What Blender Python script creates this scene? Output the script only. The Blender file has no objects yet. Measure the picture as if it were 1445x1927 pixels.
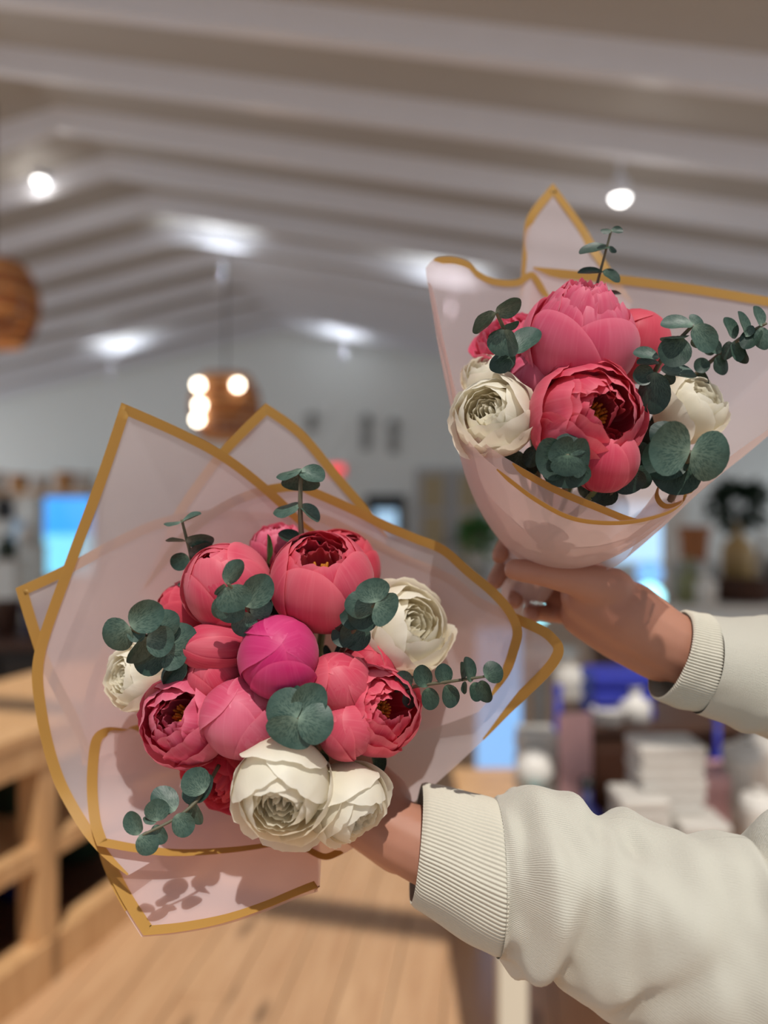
import bpy, bmesh, math, random
from mathutils import Vector, Matrix, noise, Euler
R = math.radians
F = 1447.0                      # focal length in pixels of the 1445 x 1927 frame
CAMH = 1.5
YAW = R(8.2)
sc = bpy.context.scene
col = sc.collection

# ------------------------------------------------------------------ camera, world, sun, exposure
cam_d = bpy.data.cameras.new('camera'); cam = bpy.data.objects.new('camera', cam_d); col.objects.link(cam)
cam_d.sensor_fit = 'VERTICAL'; cam_d.sensor_height = 24.0; cam_d.lens = F/1927*24.0
cam_d.clip_start = 0.05; cam_d.clip_end = 200
cam.location = (0, 0, CAMH); cam.rotation_euler = (R(90), 0, YAW)
cam_d.dof.use_dof = True; cam_d.dof.focus_distance = 0.605
cam_d.dof.aperture_fstop = cam_d.lens/14.5
sc.camera = cam
MC = Matrix.Translation((0, 0, CAMH)) @ Matrix.Rotation(YAW, 4, 'Z')      # hand-held group: x right, y away, z up

w = bpy.data.worlds.new('sky'); sc.world = w; w.use_nodes = True
bg = w.node_tree.nodes['Background']; bg.inputs['Color'].default_value = (0.80, 0.90, 1.0, 1); bg.inputs['Strength'].default_value = 0.48
sun_d = bpy.data.lights.new('sun', 'SUN'); sun = bpy.data.objects.new('sun', sun_d); col.objects.link(sun)
sun_d.energy = 3.3; sun_d.angle = R(0.9); sun_d.color = (1.0, 0.955, 0.88)
sd = MC.to_3x3() @ Vector((-0.06, 0.50, -0.86))
sun.rotation_euler = sd.to_track_quat('-Z', 'Y').to_euler()
for (nm_, x_, rz_, en_) in (('side_fill_left', -11.3, 90, 210), ('side_fill_right', 4.8, -90, 60)):      # area lamps added at the unseen side windows to brighten the room
    ad_ = bpy.data.lights.new(nm_, 'AREA'); ad_.shape = 'RECTANGLE'; ad_.size = 13.0; ad_.size_y = 1.9; ad_.energy = en_; ad_.color = (.90, .95, 1.0)
    ao_ = bpy.data.objects.new(nm_, ad_); col.objects.link(ao_); ao_.location = (x_, 5.0, 1.55); ao_.rotation_euler = Vector((1 if x_ < 0 else -1, 0, .12)).to_track_quat('-Z', 'Y').to_euler()
sc.view_settings.view_transform = 'Standard'; sc.view_settings.look = 'None'
sc.view_settings.gamma = 1.0; sc.view_settings.use_curve_mapping = False
sc.view_settings.exposure = 0.0

# ------------------------------------------------------------------ helpers
def P(px, py, d):               # point of the hand-held group, metres in front of the camera
    return Vector(((px-722.5)/F*d, d, -(py-963.5)/F*d))
def W(px, py, d):               # the same in world space
    return MC @ P(px, py, d)
def wall_pt(px, py, Y):         # world point on the room plane y = Y
    v = MC.to_3x3() @ P(px, py, 1.0)
    return Vector((0, 0, CAMH)) + v*(Y/v.y)

def mesh(name, verts, faces, smooth=True, uvs=None):
    me = bpy.data.meshes.new(name); me.from_pydata([tuple(v) for v in verts], [], faces); me.update()
    if smooth: me.polygons.foreach_set('use_smooth', [True]*len(me.polygons))
    if uvs:
        ul = me.uv_layers.new(name='uv')
        for lp in me.loops: ul.data[lp.index].uv = uvs[lp.vertex_index]
    return me
def link(name, me, mat=None, parent=None, mw=None):
    o = bpy.data.objects.new(name, me); col.objects.link(o)
    if mat is not None and me is not None and not me.materials: me.materials.append(mat)
    if parent: o.parent = parent
    if mw is not None: o.matrix_local = mw
    return o
def tag(o, label=None, cat=None, group=None, kind=None):
    if label: o['label'] = label
    if cat: o['category'] = cat
    if group: o['group'] = group
    if kind: o['kind'] = kind
    return o
def empty(name, mw, label, cat, group=None):
    o = bpy.data.objects.new(name, None); col.objects.link(o); o.matrix_world = mw; o.empty_display_size = .02
    return tag(o, label, cat, group)

class MB:                       # collects simple shapes into one mesh
    def __init__(s): s.v = []; s.f = []
    def add(s, v, f):
        b = len(s.v); s.v += [Vector(x) for x in v]; s.f += [tuple(i+b for i in q) for q in f]; return s
    def box(s, x0, x1, y0, y1, z0, z1, bev=0.0):
        if bev <= 0:
            v = [(x, y, z) for x in (x0, x1) for y in (y0, y1) for z in (z0, z1)]
            return s.add(v, [(0,1,3,2), (4,6,7,5), (0,4,5,1), (2,3,7,6), (0,2,6,4), (1,5,7,3)])
        bm = bmesh.new(); bmesh.ops.create_cube(bm, size=1.0)
        for q in bm.verts: q.co = Vector(((x0+x1)/2+q.co.x*(x1-x0), (y0+y1)/2+q.co.y*(y1-y0), (z0+z1)/2+q.co.z*(z1-z0)))
        bmesh.ops.bevel(bm, geom=bm.edges[:], offset=bev, segments=2, profile=.6, affect='EDGES')
        bm.verts.index_update()
        v = [q.co.copy() for q in bm.verts]; f = [tuple(a.index for a in q.verts) for q in bm.faces]; bm.free()
        return s.add(v, f)
    def lathe(s, prof, n=24, c=(0, 0, 0)):      # prof: (radius, z)
        v = []; f = []; c = Vector(c)
        for r, z in prof:
            for k in range(n):
                a = 2*math.pi*k/n; v.append(c+Vector((r*math.cos(a), r*math.sin(a), z)))
        for i in range(len(prof)-1):
            for k in range(n):
                k2 = (k+1) % n; f.append((i*n+k, i*n+k2, (i+1)*n+k2, (i+1)*n+k))
        return s.add(v, f)
    def tube(s, pts, rad, n=8, cap=True):
        pts = [Vector(p) for p in pts]; m = len(pts)
        rad = rad if isinstance(rad, (list, tuple)) else [rad]*m
        v = []; f = []; up = None
        for i, p in enumerate(pts):
            t = (pts[min(i+1, m-1)]-pts[max(i-1, 0)]).normalized()
            if up is None: up = t.orthogonal().normalized()
            up = (up - t*up.dot(t)).normalized(); sd_ = t.cross(up)
            for k in range(n):
                a = 2*math.pi*k/n; v.append(p+(up*math.cos(a)+sd_*math.sin(a))*rad[i])
        for i in range(m-1):
            for k in range(n):
                k2 = (k+1) % n; f.append((i*n+k, i*n+k2, (i+1)*n+k2, (i+1)*n+k))
        if cap: f.append(tuple(range(n-1, -1, -1))); f.append(tuple((m-1)*n+k for k in range(n)))
        return s.add(v, f)
    def build(s, name, mat, parent=None, mw=None, smooth=False):
        return link(name, mesh(name, s.v, s.f, smooth), mat, parent, mw)

def catmull(pts, per=8):        # pts: list of tuples, equal length
    out = []; n = len(pts)
    for i in range(n-1):
        p0 = pts[max(i-1, 0)]; p1 = pts[i]; p2 = pts[i+1]; p3 = pts[min(i+2, n-1)]
        for k in range(per):
            t = k/per
            out.append(tuple(.5*(2*b+(c-a)*t+(2*a-5*b+4*c-d)*t*t+(3*b-a-3*c+d)*t**3) for a, b, c, d in zip(p0, p1, p2, p3)))
    out.append(tuple(pts[-1])); return out
def srgb(r, g, b):
    f = lambda c: c/12.92 if c <= .04045 else ((c+.055)/1.055)**2.4
    return (f(r/255), f(g/255), f(b/255), 1)

# ------------------------------------------------------------------ materials
class NT:
    def __init__(s, name):
        s.m = bpy.data.materials.new(name); s.m.use_nodes = True; s.t = s.m.node_tree; s.t.nodes.clear()
        s.out = s.n('ShaderNodeOutputMaterial')
    def n(s, ty, **kw):
        o = s.t.nodes.new(ty)
        for k, v in kw.items():
            if k.startswith('i_'):
                key = k[2:].replace('_', ' ')
                o.inputs[int(key) if key.isdigit() else key].default_value = v
            else: setattr(o, k, v)
        return o
    def l(s, a, b): s.t.links.new(a, b)
    def math(s, op, a, b=None, clamp=False):
        o = s.n('ShaderNodeMath', operation=op, use_clamp=clamp)
        for i, x in enumerate((a, b)):
            if x is None: continue
            if isinstance(x, (int, float)): o.inputs[i].default_value = x
            else: s.l(x, o.inputs[i])
        return o.outputs[0]
    def mix(s, fac, a, b):
        o = s.n('ShaderNodeMix', data_type='RGBA')
        for i, x in ((0, fac), (6, a), (7, b)):
            if isinstance(x, (int, float, tuple)): o.inputs[i].default_value = x
            else: s.l(x, o.inputs[i])
        return o.outputs[2]
    def fin(s, sh): s.l(sh, s.out.inputs['Surface']); return s.m
def plain(name, c, rough=.6, metal=0, noise_amt=0.0, noise_scale=20, emit=None, estr=0, coat=0, bump=0, spec=.5):
    k = NT(name); b = k.n('ShaderNodeBsdfPrincipled'); b.inputs['Base Color'].default_value = c
    b.inputs['Roughness'].default_value = rough; b.inputs['Metallic'].default_value = metal; b.inputs['Specular IOR Level'].default_value = spec
    if noise_amt or bump:
        tc = k.n('ShaderNodeTexCoord'); nz = k.n('ShaderNodeTexNoise', i_Scale=noise_scale, i_Detail=4.0); k.l(tc.outputs['Object'], nz.inputs['Vector'])
        if noise_amt:
            dk = tuple(x*(1-noise_amt) for x in c[:3])+(1,); lt = tuple(min(1, x*(1+noise_amt)) for x in c[:3])+(1,)
            k.l(k.mix(nz.outputs['Fac'], dk, lt), b.inputs['Base Color'])
        if bump:
            bp = k.n('ShaderNodeBump', i_Strength=bump, i_Distance=.002); k.l(nz.outputs['Fac'], bp.inputs['Height']); k.l(bp.outputs[0], b.inputs['Normal'])
    if emit: b.inputs['Emission Color'].default_value = emit; b.inputs['Emission Strength'].default_value = estr
    return k.fin(b.outputs[0])

def mat_petal(name, base, edge, deep, trans, streak=.30, tfac=.32, rough=.48):
    """uv: u across the petal, v from base to tip; real petals are paler at the rim and deeper at the claw"""
    k = NT(name); uv = k.n('ShaderNodeUVMap', uv_map='uv'); sp = k.n('ShaderNodeSeparateXYZ'); k.l(uv.outputs[0], sp.inputs[0])
    mp = k.n('ShaderNodeMapping'); mp.inputs['Scale'].default_value = (26, 1.3, 1); k.l(uv.outputs[0], mp.inputs['Vector'])
    oi = k.n('ShaderNodeObjectInfo'); cv = k.n('ShaderNodeCombineXYZ'); k.l(k.math('MULTIPLY', oi.outputs['Random'], 30.0), cv.inputs[0]); k.l(oi.outputs['Random'], cv.inputs[1])
    k.l(cv.outputs[0], mp.inputs['Location'])
    nz = k.n('ShaderNodeTexNoise', i_Scale=1.0, i_Detail=3.0); k.l(mp.outputs[0], nz.inputs['Vector'])
    mp2 = k.n('ShaderNodeMapping'); mp2.inputs['Scale'].default_value = (1.6, 1.2, 1); k.l(uv.outputs[0], mp2.inputs['Vector']); k.l(cv.outputs[0], mp2.inputs['Location'])
    n2 = k.n('ShaderNodeTexNoise', i_Scale=1.0, i_Detail=2.0); k.l(mp2.outputs[0], n2.inputs['Vector'])
    c0 = k.mix(k.math('MULTIPLY', k.math('SUBTRACT', 1.0, sp.outputs[1]), .75, True), base, deep)
    c0b = k.mix(k.math('MULTIPLY', k.math('SUBTRACT', n2.outputs['Fac'], .42), 2.2, True), c0, edge)
    c1 = k.mix(k.math('MULTIPLY', k.math('SUBTRACT', nz.outputs['Fac'], .5), streak*5, True), c0b, edge)
    uu = k.math('ABSOLUTE', k.math('SUBTRACT', k.math('MULTIPLY', sp.outputs[0], 2.0), 1.0))
    rim = k.math('MAXIMUM', k.math('MULTIPLY', k.math('SUBTRACT', uu, .90), 9.0, True), k.math('MULTIPLY', k.math('SUBTRACT', sp.outputs[1], .93), 13.0, True))
    c2 = k.mix(k.math('MULTIPLY', rim, .55), c1, edge)
    b = k.n('ShaderNodeBsdfPrincipled'); k.l(c2, b.inputs['Base Color']); b.inputs['Roughness'].default_value = rough
    b.inputs['Specular IOR Level'].default_value = .32; b.inputs['Sheen Weight'].default_value = .12
    bp = k.n('ShaderNodeBump', i_Strength=.25, i_Distance=.0006); k.l(nz.outputs['Fac'], bp.inputs['Height']); k.l(bp.outputs[0], b.inputs['Normal'])
    tr = k.n('ShaderNodeBsdfTranslucent'); k.l(k.mix(.5, c2, trans), tr.inputs['Color'])
    mx = k.n('ShaderNodeMixShader'); mx.inputs[0].default_value = tfac; k.l(b.outputs[0], mx.inputs[1]); k.l(tr.outputs[0], mx.inputs[2])
    return k.fin(mx.outputs[0])

def mat_film(name, dif, trs, alpha, tmix=.45, tint=None):
    k = NT(name); tc = k.n('ShaderNodeTexCoord'); nz = k.n('ShaderNodeTexNoise', i_Scale=14.0, i_Detail=2.0); k.l(tc.outputs['Object'], nz.inputs['Vector'])
    d = k.n('ShaderNodeBsdfPrincipled'); d.inputs['Base Color'].default_value = dif; d.inputs['Roughness'].default_value = .48; d.inputs['Specular IOR Level'].default_value = .35
    bp = k.n('ShaderNodeBump', i_Strength=.12, i_Distance=.004); k.l(nz.outputs['Fac'], bp.inputs['Height']); k.l(bp.outputs[0], d.inputs['Normal'])
    t = k.n('ShaderNodeBsdfTranslucent'); t.inputs['Color'].default_value = trs
    m1 = k.n('ShaderNodeMixShader'); m1.inputs[0].default_value = tmix; k.l(d.outputs[0], m1.inputs[1]); k.l(t.outputs[0], m1.inputs[2])
    a = k.n('ShaderNodeBsdfTransparent'); a.inputs['Color'].default_value = tint or trs
    m2 = k.n('ShaderNodeMixShader'); m2.inputs[0].default_value = alpha; k.l(m1.outputs[0], m2.inputs[1]); k.l(a.outputs[0], m2.inputs[2])
    return k.fin(m2.outputs[0])

def mat_leaf(name, c_main, c_vein, c_alt):
    """object space: base of the leaf at the origin, tip at y = 1; veins fan out from the base"""
    k = NT(name); tc = k.n('ShaderNodeTexCoord'); sp = k.n('ShaderNodeSeparateXYZ'); k.l(tc.outputs['Object'], sp.inputs[0])
    ang = k.math('ARCTAN2', sp.outputs[0], k.math('ADD', sp.outputs[1], .03))
    rr = k.n('ShaderNodeVectorMath', operation='LENGTH'); k.l(tc.outputs['Object'], rr.inputs[0]); ln = rr.outputs['Value']
    cmb = k.n('ShaderNodeCombineXYZ'); k.l(k.math('MULTIPLY', ang, 6.0), cmb.inputs[0]); k.l(k.math('MULTIPLY', ln, 2.2), cmb.inputs[1])
    n1 = k.n('ShaderNodeTexNoise', i_Scale=1.6, i_Detail=5.0, i_Roughness=.65); k.l(cmb.outputs[0], n1.inputs['Vector'])
    n2 = k.n('ShaderNodeTexNoise', i_Scale=3.2, i_Detail=3.0); k.l(tc.outputs['Object'], n2.inputs['Vector'])
    vein = k.math('MULTIPLY', k.math('SUBTRACT', 1.0, k.math('MULTIPLY', k.math('ABSOLUTE', k.math('SUBTRACT', n1.outputs['Fac'], .5)), 14.0, True)), k.math('SUBTRACT', .95, ln, True))
    mid = k.math('MULTIPLY', k.math('SUBTRACT', 1.0, k.math('MULTIPLY', k.math('ABSOLUTE', sp.outputs[0]), 70.0, True)), k.math('SUBTRACT', 1.0, ln, True))
    base = k.mix(k.math('MULTIPLY', k.math('SUBTRACT', n2.outputs['Fac'], .35), 2.0, True), c_main, c_alt)
    near = k.math('MULTIPLY', k.math('SUBTRACT', .22, ln), 3.2, True)
    c = k.mix(k.math('MULTIPLY', k.math('MAXIMUM', vein, mid), .6), base, c_vein)
    c = k.mix(near, c, c_vein)
    b = k.n('ShaderNodeBsdfPrincipled'); k.l(c, b.inputs['Base Color']); b.inputs['Roughness'].default_value = .42; b.inputs['Specular IOR Level'].default_value = .45
    bp = k.n('ShaderNodeBump', i_Strength=.3, i_Distance=.0006); k.l(n1.outputs['Fac'], bp.inputs['Height']); k.l(bp.outputs[0], b.inputs['Normal'])
    tr = k.n('ShaderNodeBsdfTranslucent'); tr.inputs['Color'].default_value = (c_main[0]*1.1, c_main[1]*1.3, c_main[2]*.8, 1)
    mx = k.n('ShaderNodeMixShader'); mx.inputs[0].default_value = .10; k.l(b.outputs[0], mx.inputs[1]); k.l(tr.outputs[0], mx.inputs[2])
    return k.fin(mx.outputs[0])

def mat_wood(name, c1, c2, scale=(1, 14, 14), knots=True, rough=.5):
    k = NT(name); tc = k.n('ShaderNodeTexCoord'); oi = k.n('ShaderNodeObjectInfo')
    ad = k.n('ShaderNodeVectorMath', operation='ADD'); k.l(tc.outputs['Object'], ad.inputs[0])
    cv = k.n('ShaderNodeCombineXYZ'); k.l(k.math('MULTIPLY', oi.outputs['Random'], 40.0), cv.inputs[0]); k.l(k.math('MULTIPLY', oi.outputs['Random'], 17.0), cv.inputs[1]); k.l(cv.outputs[0], ad.inputs[1])
    mp = k.n('ShaderNodeMapping'); mp.inputs['Scale'].default_value = scale; k.l(ad.outputs[0], mp.inputs['Vector'])
    nz = k.n('ShaderNodeTexNoise', i_Scale=2.0, i_Detail=6.0, i_Distortion=1.2); k.l(mp.outputs[0], nz.inputs['Vector'])
    c = k.mix(k.math('MULTIPLY', k.math('SUBTRACT', nz.outputs['Fac'], .3), 2.2, True), c1, c2)
    c = k.mix(k.math('MULTIPLY', oi.outputs['Random'], .35), c, c1)
    if knots:
        mp2 = k.n('ShaderNodeMapping'); mp2.inputs['Scale'].default_value = (7, 2.2, 1) if scale[0] > scale[1] else (2.2, 7, 1); k.l(ad.outputs[0], mp2.inputs['Vector'])
        vo = k.n('ShaderNodeTexVoronoi', i_Scale=1.0); k.l(mp2.outputs[0], vo.inputs['Vector'])
        c = k.mix(k.math('MULTIPLY', k.math('SUBTRACT', .20, vo.outputs['Distance']), 6.0, True), c, tuple(x*.38 for x in c1[:3])+(1,))
    b = k.n('ShaderNodeBsdfPrincipled'); k.l(c, b.inputs['Base Color']); b.inputs['Roughness'].default_value = rough
    return k.fin(b.outputs[0])

def mat_knit(name, c, sx, sy, strength, dist, wave=True):
    k = NT(name); uv = k.n('ShaderNodeUVMap', uv_map='uv'); mp = k.n('ShaderNodeMapping'); mp.inputs['Scale'].default_value = (sx, sy, 1); k.l(uv.outputs[0], mp.inputs['Vector'])
    wv = k.n('ShaderNodeTexWave', wave_type='BANDS', bands_direction='X', i_Scale=1.0, i_Distortion=.15 if wave else 1.2, i_Detail=1.0); k.l(mp.outputs[0], wv.inputs['Vector'])
    nz = k.n('ShaderNodeTexNoise', i_Scale=3.0, i_Detail=5.0); k.l(mp.outputs[0], nz.inputs['Vector'])
    h = k.math('ADD', wv.outputs['Fac'], k.math('MULTIPLY', nz.outputs['Fac'], .5 if wave else 1.2))
    b = k.n('ShaderNodeBsdfPrincipled'); b.inputs['Roughness'].default_value = .9; b.inputs['Specular IOR Level'].default_value = .1; b.inputs['Sheen Weight'].default_value = .25
    dk = tuple(x*.86 for x in c[:3])+(1,)
    k.l(k.mix(wv.outputs['Fac'], dk, c), b.inputs['Base Color'])
    bp = k.n('ShaderNodeBump', i_Strength=strength, i_Distance=dist); k.l(h, bp.inputs['Height']); k.l(bp.outputs[0], b.inputs['Normal'])
    return k.fin(b.outputs[0])

def mat_skin(name):
    k = NT(name); tc = k.n('ShaderNodeTexCoord'); nz = k.n('ShaderNodeTexNoise', i_Scale=22.0, i_Detail=4.0); k.l(tc.outputs['Object'], nz.inputs['Vector'])
    b = k.n('ShaderNodeBsdfPrincipled'); k.l(k.mix(nz.outputs['Fac'], srgb(160, 108, 86), srgb(184, 132, 110)), b.inputs['Base Color'])
    b.inputs['Roughness'].default_value = .5; b.inputs['Subsurface Weight'].default_value = .15; b.inputs['Subsurface Radius'].default_value = (.01, .004, .002); b.inputs['Subsurface Scale'].default_value = .4
    return k.fin(b.outputs[0])

M = {}
M['coral'] = mat_petal('coral peony petal', srgb(221, 78, 104), srgb(238, 128, 142), srgb(196, 40, 78), (.9, .12, .16, 1))
M['magenta'] = mat_petal('magenta peony petal', srgb(214, 42, 118), srgb(232, 92, 148), srgb(176, 20, 84), (.85, .05, .2, 1))
M['pink'] = mat_petal('rose pink peony petal', srgb(222, 88, 122), srgb(240, 142, 164), srgb(196, 50, 92), (.9, .14, .22, 1))
M['red'] = mat_petal('deep coral peony petal', srgb(212, 58, 84), srgb(230, 104, 118), srgb(186, 30, 62), (.9, .08, .1, 1))
M['ivory'] = mat_petal('ivory rose petal', srgb(243, 237, 222), srgb(248, 245, 234), srgb(232, 218, 172), (.96, .90, .74, 1), streak=.05, tfac=.45)
M['film'] = mat_film('frosted blush film', srgb(222, 212, 216), (.92, .66, .58, 1), .44, .36, (.97, .83, .78, 1))
M['gold'] = mat_film('gold printed border', srgb(188, 146, 76), (.52, .27, .04, 1), .04, .28)
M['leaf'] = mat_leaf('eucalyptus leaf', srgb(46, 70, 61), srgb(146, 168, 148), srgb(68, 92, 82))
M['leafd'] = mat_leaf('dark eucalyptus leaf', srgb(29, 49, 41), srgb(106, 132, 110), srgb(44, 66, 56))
M['blade'] = mat_leaf('peony leaf', srgb(44, 84, 40), srgb(120, 150, 90), srgb(64, 106, 54))
M['stem'] = plain('green stem', srgb(92, 112, 70), .5, noise_amt=.25, noise_scale=60)
M['estem'] = plain('eucalyptus stem', srgb(96, 92, 72), .6, noise_amt=.25, noise_scale=80)
M['stamen'] = plain('golden stamen', srgb(190, 118, 24), .6, noise_amt=.3, noise_scale=300)
M['knit'] = mat_knit('cream sweatshirt knit', srgb(206, 201, 187), 83, 120, .5, .0012, False)
M['rib'] = plain('cream ribbed cuff', srgb(200, 194, 179), .9, noise_amt=.06, noise_scale=400, spec=.1)
M['skin'] = mat_skin('skin')
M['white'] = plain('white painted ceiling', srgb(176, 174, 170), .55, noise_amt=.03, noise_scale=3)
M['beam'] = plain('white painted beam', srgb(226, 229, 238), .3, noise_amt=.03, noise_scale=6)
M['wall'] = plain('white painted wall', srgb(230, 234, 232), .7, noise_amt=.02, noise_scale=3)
M['pine'] = mat_wood('pale pine', srgb(188, 142, 96), srgb(220, 178, 130), (14, 14, 1))
M['floor'] = mat_wood('pine floor plank', srgb(180, 138, 102), srgb(210, 172, 134), (14, 1, 14), True, .30)
M['darkwood'] = mat_wood('dark walnut', srgb(52, 30, 18), srgb(84, 52, 34), (2, 14, 14), False)
M['black'] = plain('black plastic', srgb(18, 18, 20), .4)
M['charcoal'] = plain('charcoal paint', srgb(38, 36, 36), .6)
M['grey'] = plain('grey paint', srgb(150, 152, 150), .5)
M['cream'] = plain('cream paint', srgb(216, 206, 186), .5)

# ------------------------------------------------------------------ the room
RX, RZ, SLOPE, WL, WR, Y0, Y1 = -3.26, 4.55, 0.205, -11.5, 4.98, -2.5, 12.0
def roof_z(x): return RZ - abs(x-RX)*SLOPE
fl = MB().box(WL, WR, Y0, Y1, -.12, -.03).build('floor', M['floor']); tag(fl, 'pine plank floor with dark knots', 'floor', kind='structure')
rng = random.Random(3); pw = .165; x = -7.0; pl_me = {}
while x < 4.9:
    off = rng.uniform(0, 3.0); y = -.6 - off
    while y < Y1:
        ya, yb = max(y, -.6), min(y+3.4, Y1-.02)
        if yb-ya > .1:
            key = round(yb-ya, 2)
            if key not in pl_me:
                m_ = MB().box(-pw/2+.0022, pw/2-.0022, -(yb-ya)/2+.002, (yb-ya)/2-.002, -.03, 0, .0015); pl_me[key] = mesh('plank', m_.v, m_.f, False); pl_me[key].materials.append(M['floor'])
            link('plank', pl_me[key], None, fl, Matrix.Translation((x, (ya+yb)/2, rng.uniform(-.0008, .0004))))
        y += 3.4
    x += pw
# gable back wall, side walls with window openings, roof slopes
def gable(name, y0, y1):
    v = []
    for y in (y0, y1): v += [(WL, y, 0), (WR, y, 0), (WR, y, roof_z(WR)), (RX, y, RZ), (WL, y, roof_z(WL))]
    return mesh(name, v, [(4,3,2,1,0), (5,6,7,8,9)]+[(i, (i+1) % 5, (i+1) % 5+5, i+5) for i in range(5)], False)
tag(link('wall_back', gable('wall_back', Y1, Y1+.15), M['wall']), 'white gable end wall', 'wall', kind='structure')
def side_wall(name, x0, x1, label, sill, head):
    m_ = MB(); h = roof_z(x0 if x0 < 0 else x0)
    m_.box(x0, x1, Y0, Y1, 0, sill).box(x0, x1, Y0, Y1, head, h)
    for k in range(7):
        yy = Y0+(Y1-Y0)*k/6; m_.box(x0, x1, max(Y0, yy-.25), min(Y1, yy+.25), sill, head)
    tag(m_.build(name, M['wall']), label, 'wall', kind='structure')
side_wall('wall_left', WL-.15, WL, 'white side wall with a row of window openings', .5, 2.5)
side_wall('wall_right', WR, WR+.15, 'white side wall with high window openings', .9, 2.5)
def slope(name, xa, xb, label):
    v = [(xa, Y0+3.9, roof_z(xa)), (xb, Y0+3.9, roof_z(xb)), (xb, Y1, roof_z(xb)), (xa, Y1, roof_z(xa))]
    v += [(a, b, c+.12) for a, b, c in v]
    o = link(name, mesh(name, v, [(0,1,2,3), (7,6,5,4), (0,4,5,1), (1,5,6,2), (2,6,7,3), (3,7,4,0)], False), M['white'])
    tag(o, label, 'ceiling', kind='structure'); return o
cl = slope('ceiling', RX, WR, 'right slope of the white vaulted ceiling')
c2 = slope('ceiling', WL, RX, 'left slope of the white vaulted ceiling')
bh, bw = .17, .085
def rafter_mesh(side):
    xa, xb = (RX, WR) if side > 0 else (WL, RX)
    v = []
    for y in (-bw/2, bw/2):
        v += [(xa, y, roof_z(xa)), (xb, y, roof_z(xb)), (xb, y, roof_z(xb)-bh), (xa, y, roof_z(xa)-bh)]
    return mesh('rafter', v, [(0,1,2,3), (7,6,5,4), (0,4,5,1), (1,5,6,2), (2,6,7,3), (3,7,4,0)], False)
rmr, rml = rafter_mesh(1), rafter_mesh(-1)
rmr.materials.append(M['beam']); rml.materials.append(M['beam'])
ry = [5.41+.79*k for k in range(-6, 9)]
for y in ry:
    link('rafter', rmr, None, cl, Matrix.Translation((0, y, 0))); link('rafter', rml, None, c2, Matrix.Translation((0, y, 0)))

# ------------------------------------------------------------------ ceiling lamps
def spot_lamp(pos, label, power, rad=.05, group='round ceiling lamps'):
    e = empty('ceiling_lamp', Matrix.Translation(pos), label, 'lamp', group)
    MB().lathe([(0, .10), (rad*.9, .10), (rad*1.12, .06), (rad*1.12, -.01), (rad, -.01), (rad, .02)], 28).build('housing', M['beam'], e, smooth=True)
    MB().lathe([(rad, .0), (rad*.8, -.025), (rad*.4, -.04), (0, -.045)], 28).build('diffuser', M['glow_spot'], e, smooth=True)
    zc = roof_z(pos[0])-pos[2]
    MB().tube([(0, 0, .09), (0, 0, zc)], .012, 8).build('rod', M['beam'], e)
    ld = bpy.data.lights.new('lamp_light', 'POINT'); ld.energy = power; ld.color = (1, .93, .84); ld.shadow_soft_size = .09
    lo = bpy.data.objects.new('lamp_light', ld); col.objects.link(lo); lo.location = Vector(pos)+Vector((0, 0, -.16))
    return e
M['glow_spot'] = plain('lit diffuser', (1, 1, 1, 1), .5, emit=(1, .97, .92, 1), estr=9)
spot_lamp(W(75, 338, 6.6), 'round lit ceiling lamp nearest the left edge of the view', 2)
spot_lamp(W(1167, 370, 4.6), 'round lit ceiling lamp above the right bouquet', 2)
# track lamps near the far end that wash the rafters
M['trackglow'] = plain('lit track lens', (1, 1, 1, 1), .5, emit=(.92, .96, 1, 1), estr=2)
for i, (px, py, d, e_) in enumerate(((412, 385, 8.0, 6), (840, 470, 7.6, 6), (640, 618, 11.5, 9), (205, 700, 11.2, 8))):
    p = W(px, py, d); p.z = roof_z(p.x)-.62
    lab = ['white track lamp under the ridge lighting a middle rafter', 'white track lamp lighting a right hand rafter', 'white track lamp at the peak of the far gable', 'white track lamp at the left of the far gable'][i]
    t = empty('track_lamp', Matrix.Translation(p), lab, 'lamp', 'track lamps at the far end')
    MB().lathe([(0, -.05), (.035, -.05), (.035, .05), (.03, .055)], 16).build('housing', M['beam'], t, smooth=True)
    MB().lathe([(.03, .05), (0, .052)], 16).build('lens', M['trackglow'], t, smooth=True)
    MB().tube([(.05, 0, 0), (.05, 0, roof_z(p.x+.05)-p.z)], .008, 6).build('bracket', M['beam'], t)
    ld = bpy.data.lights.new('track_light', 'SPOT'); ld.spot_size = R(120); ld.spot_blend = .8; ld.energy = e_*5.5; ld.color = (.9, .95, 1); ld.shadow_soft_size = .04
    lo = bpy.data.objects.new('track_light', ld); col.objects.link(lo); lo.location = p+Vector((0, 0, .075)); lo.rotation_euler = (R(180), 0, 0)

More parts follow.
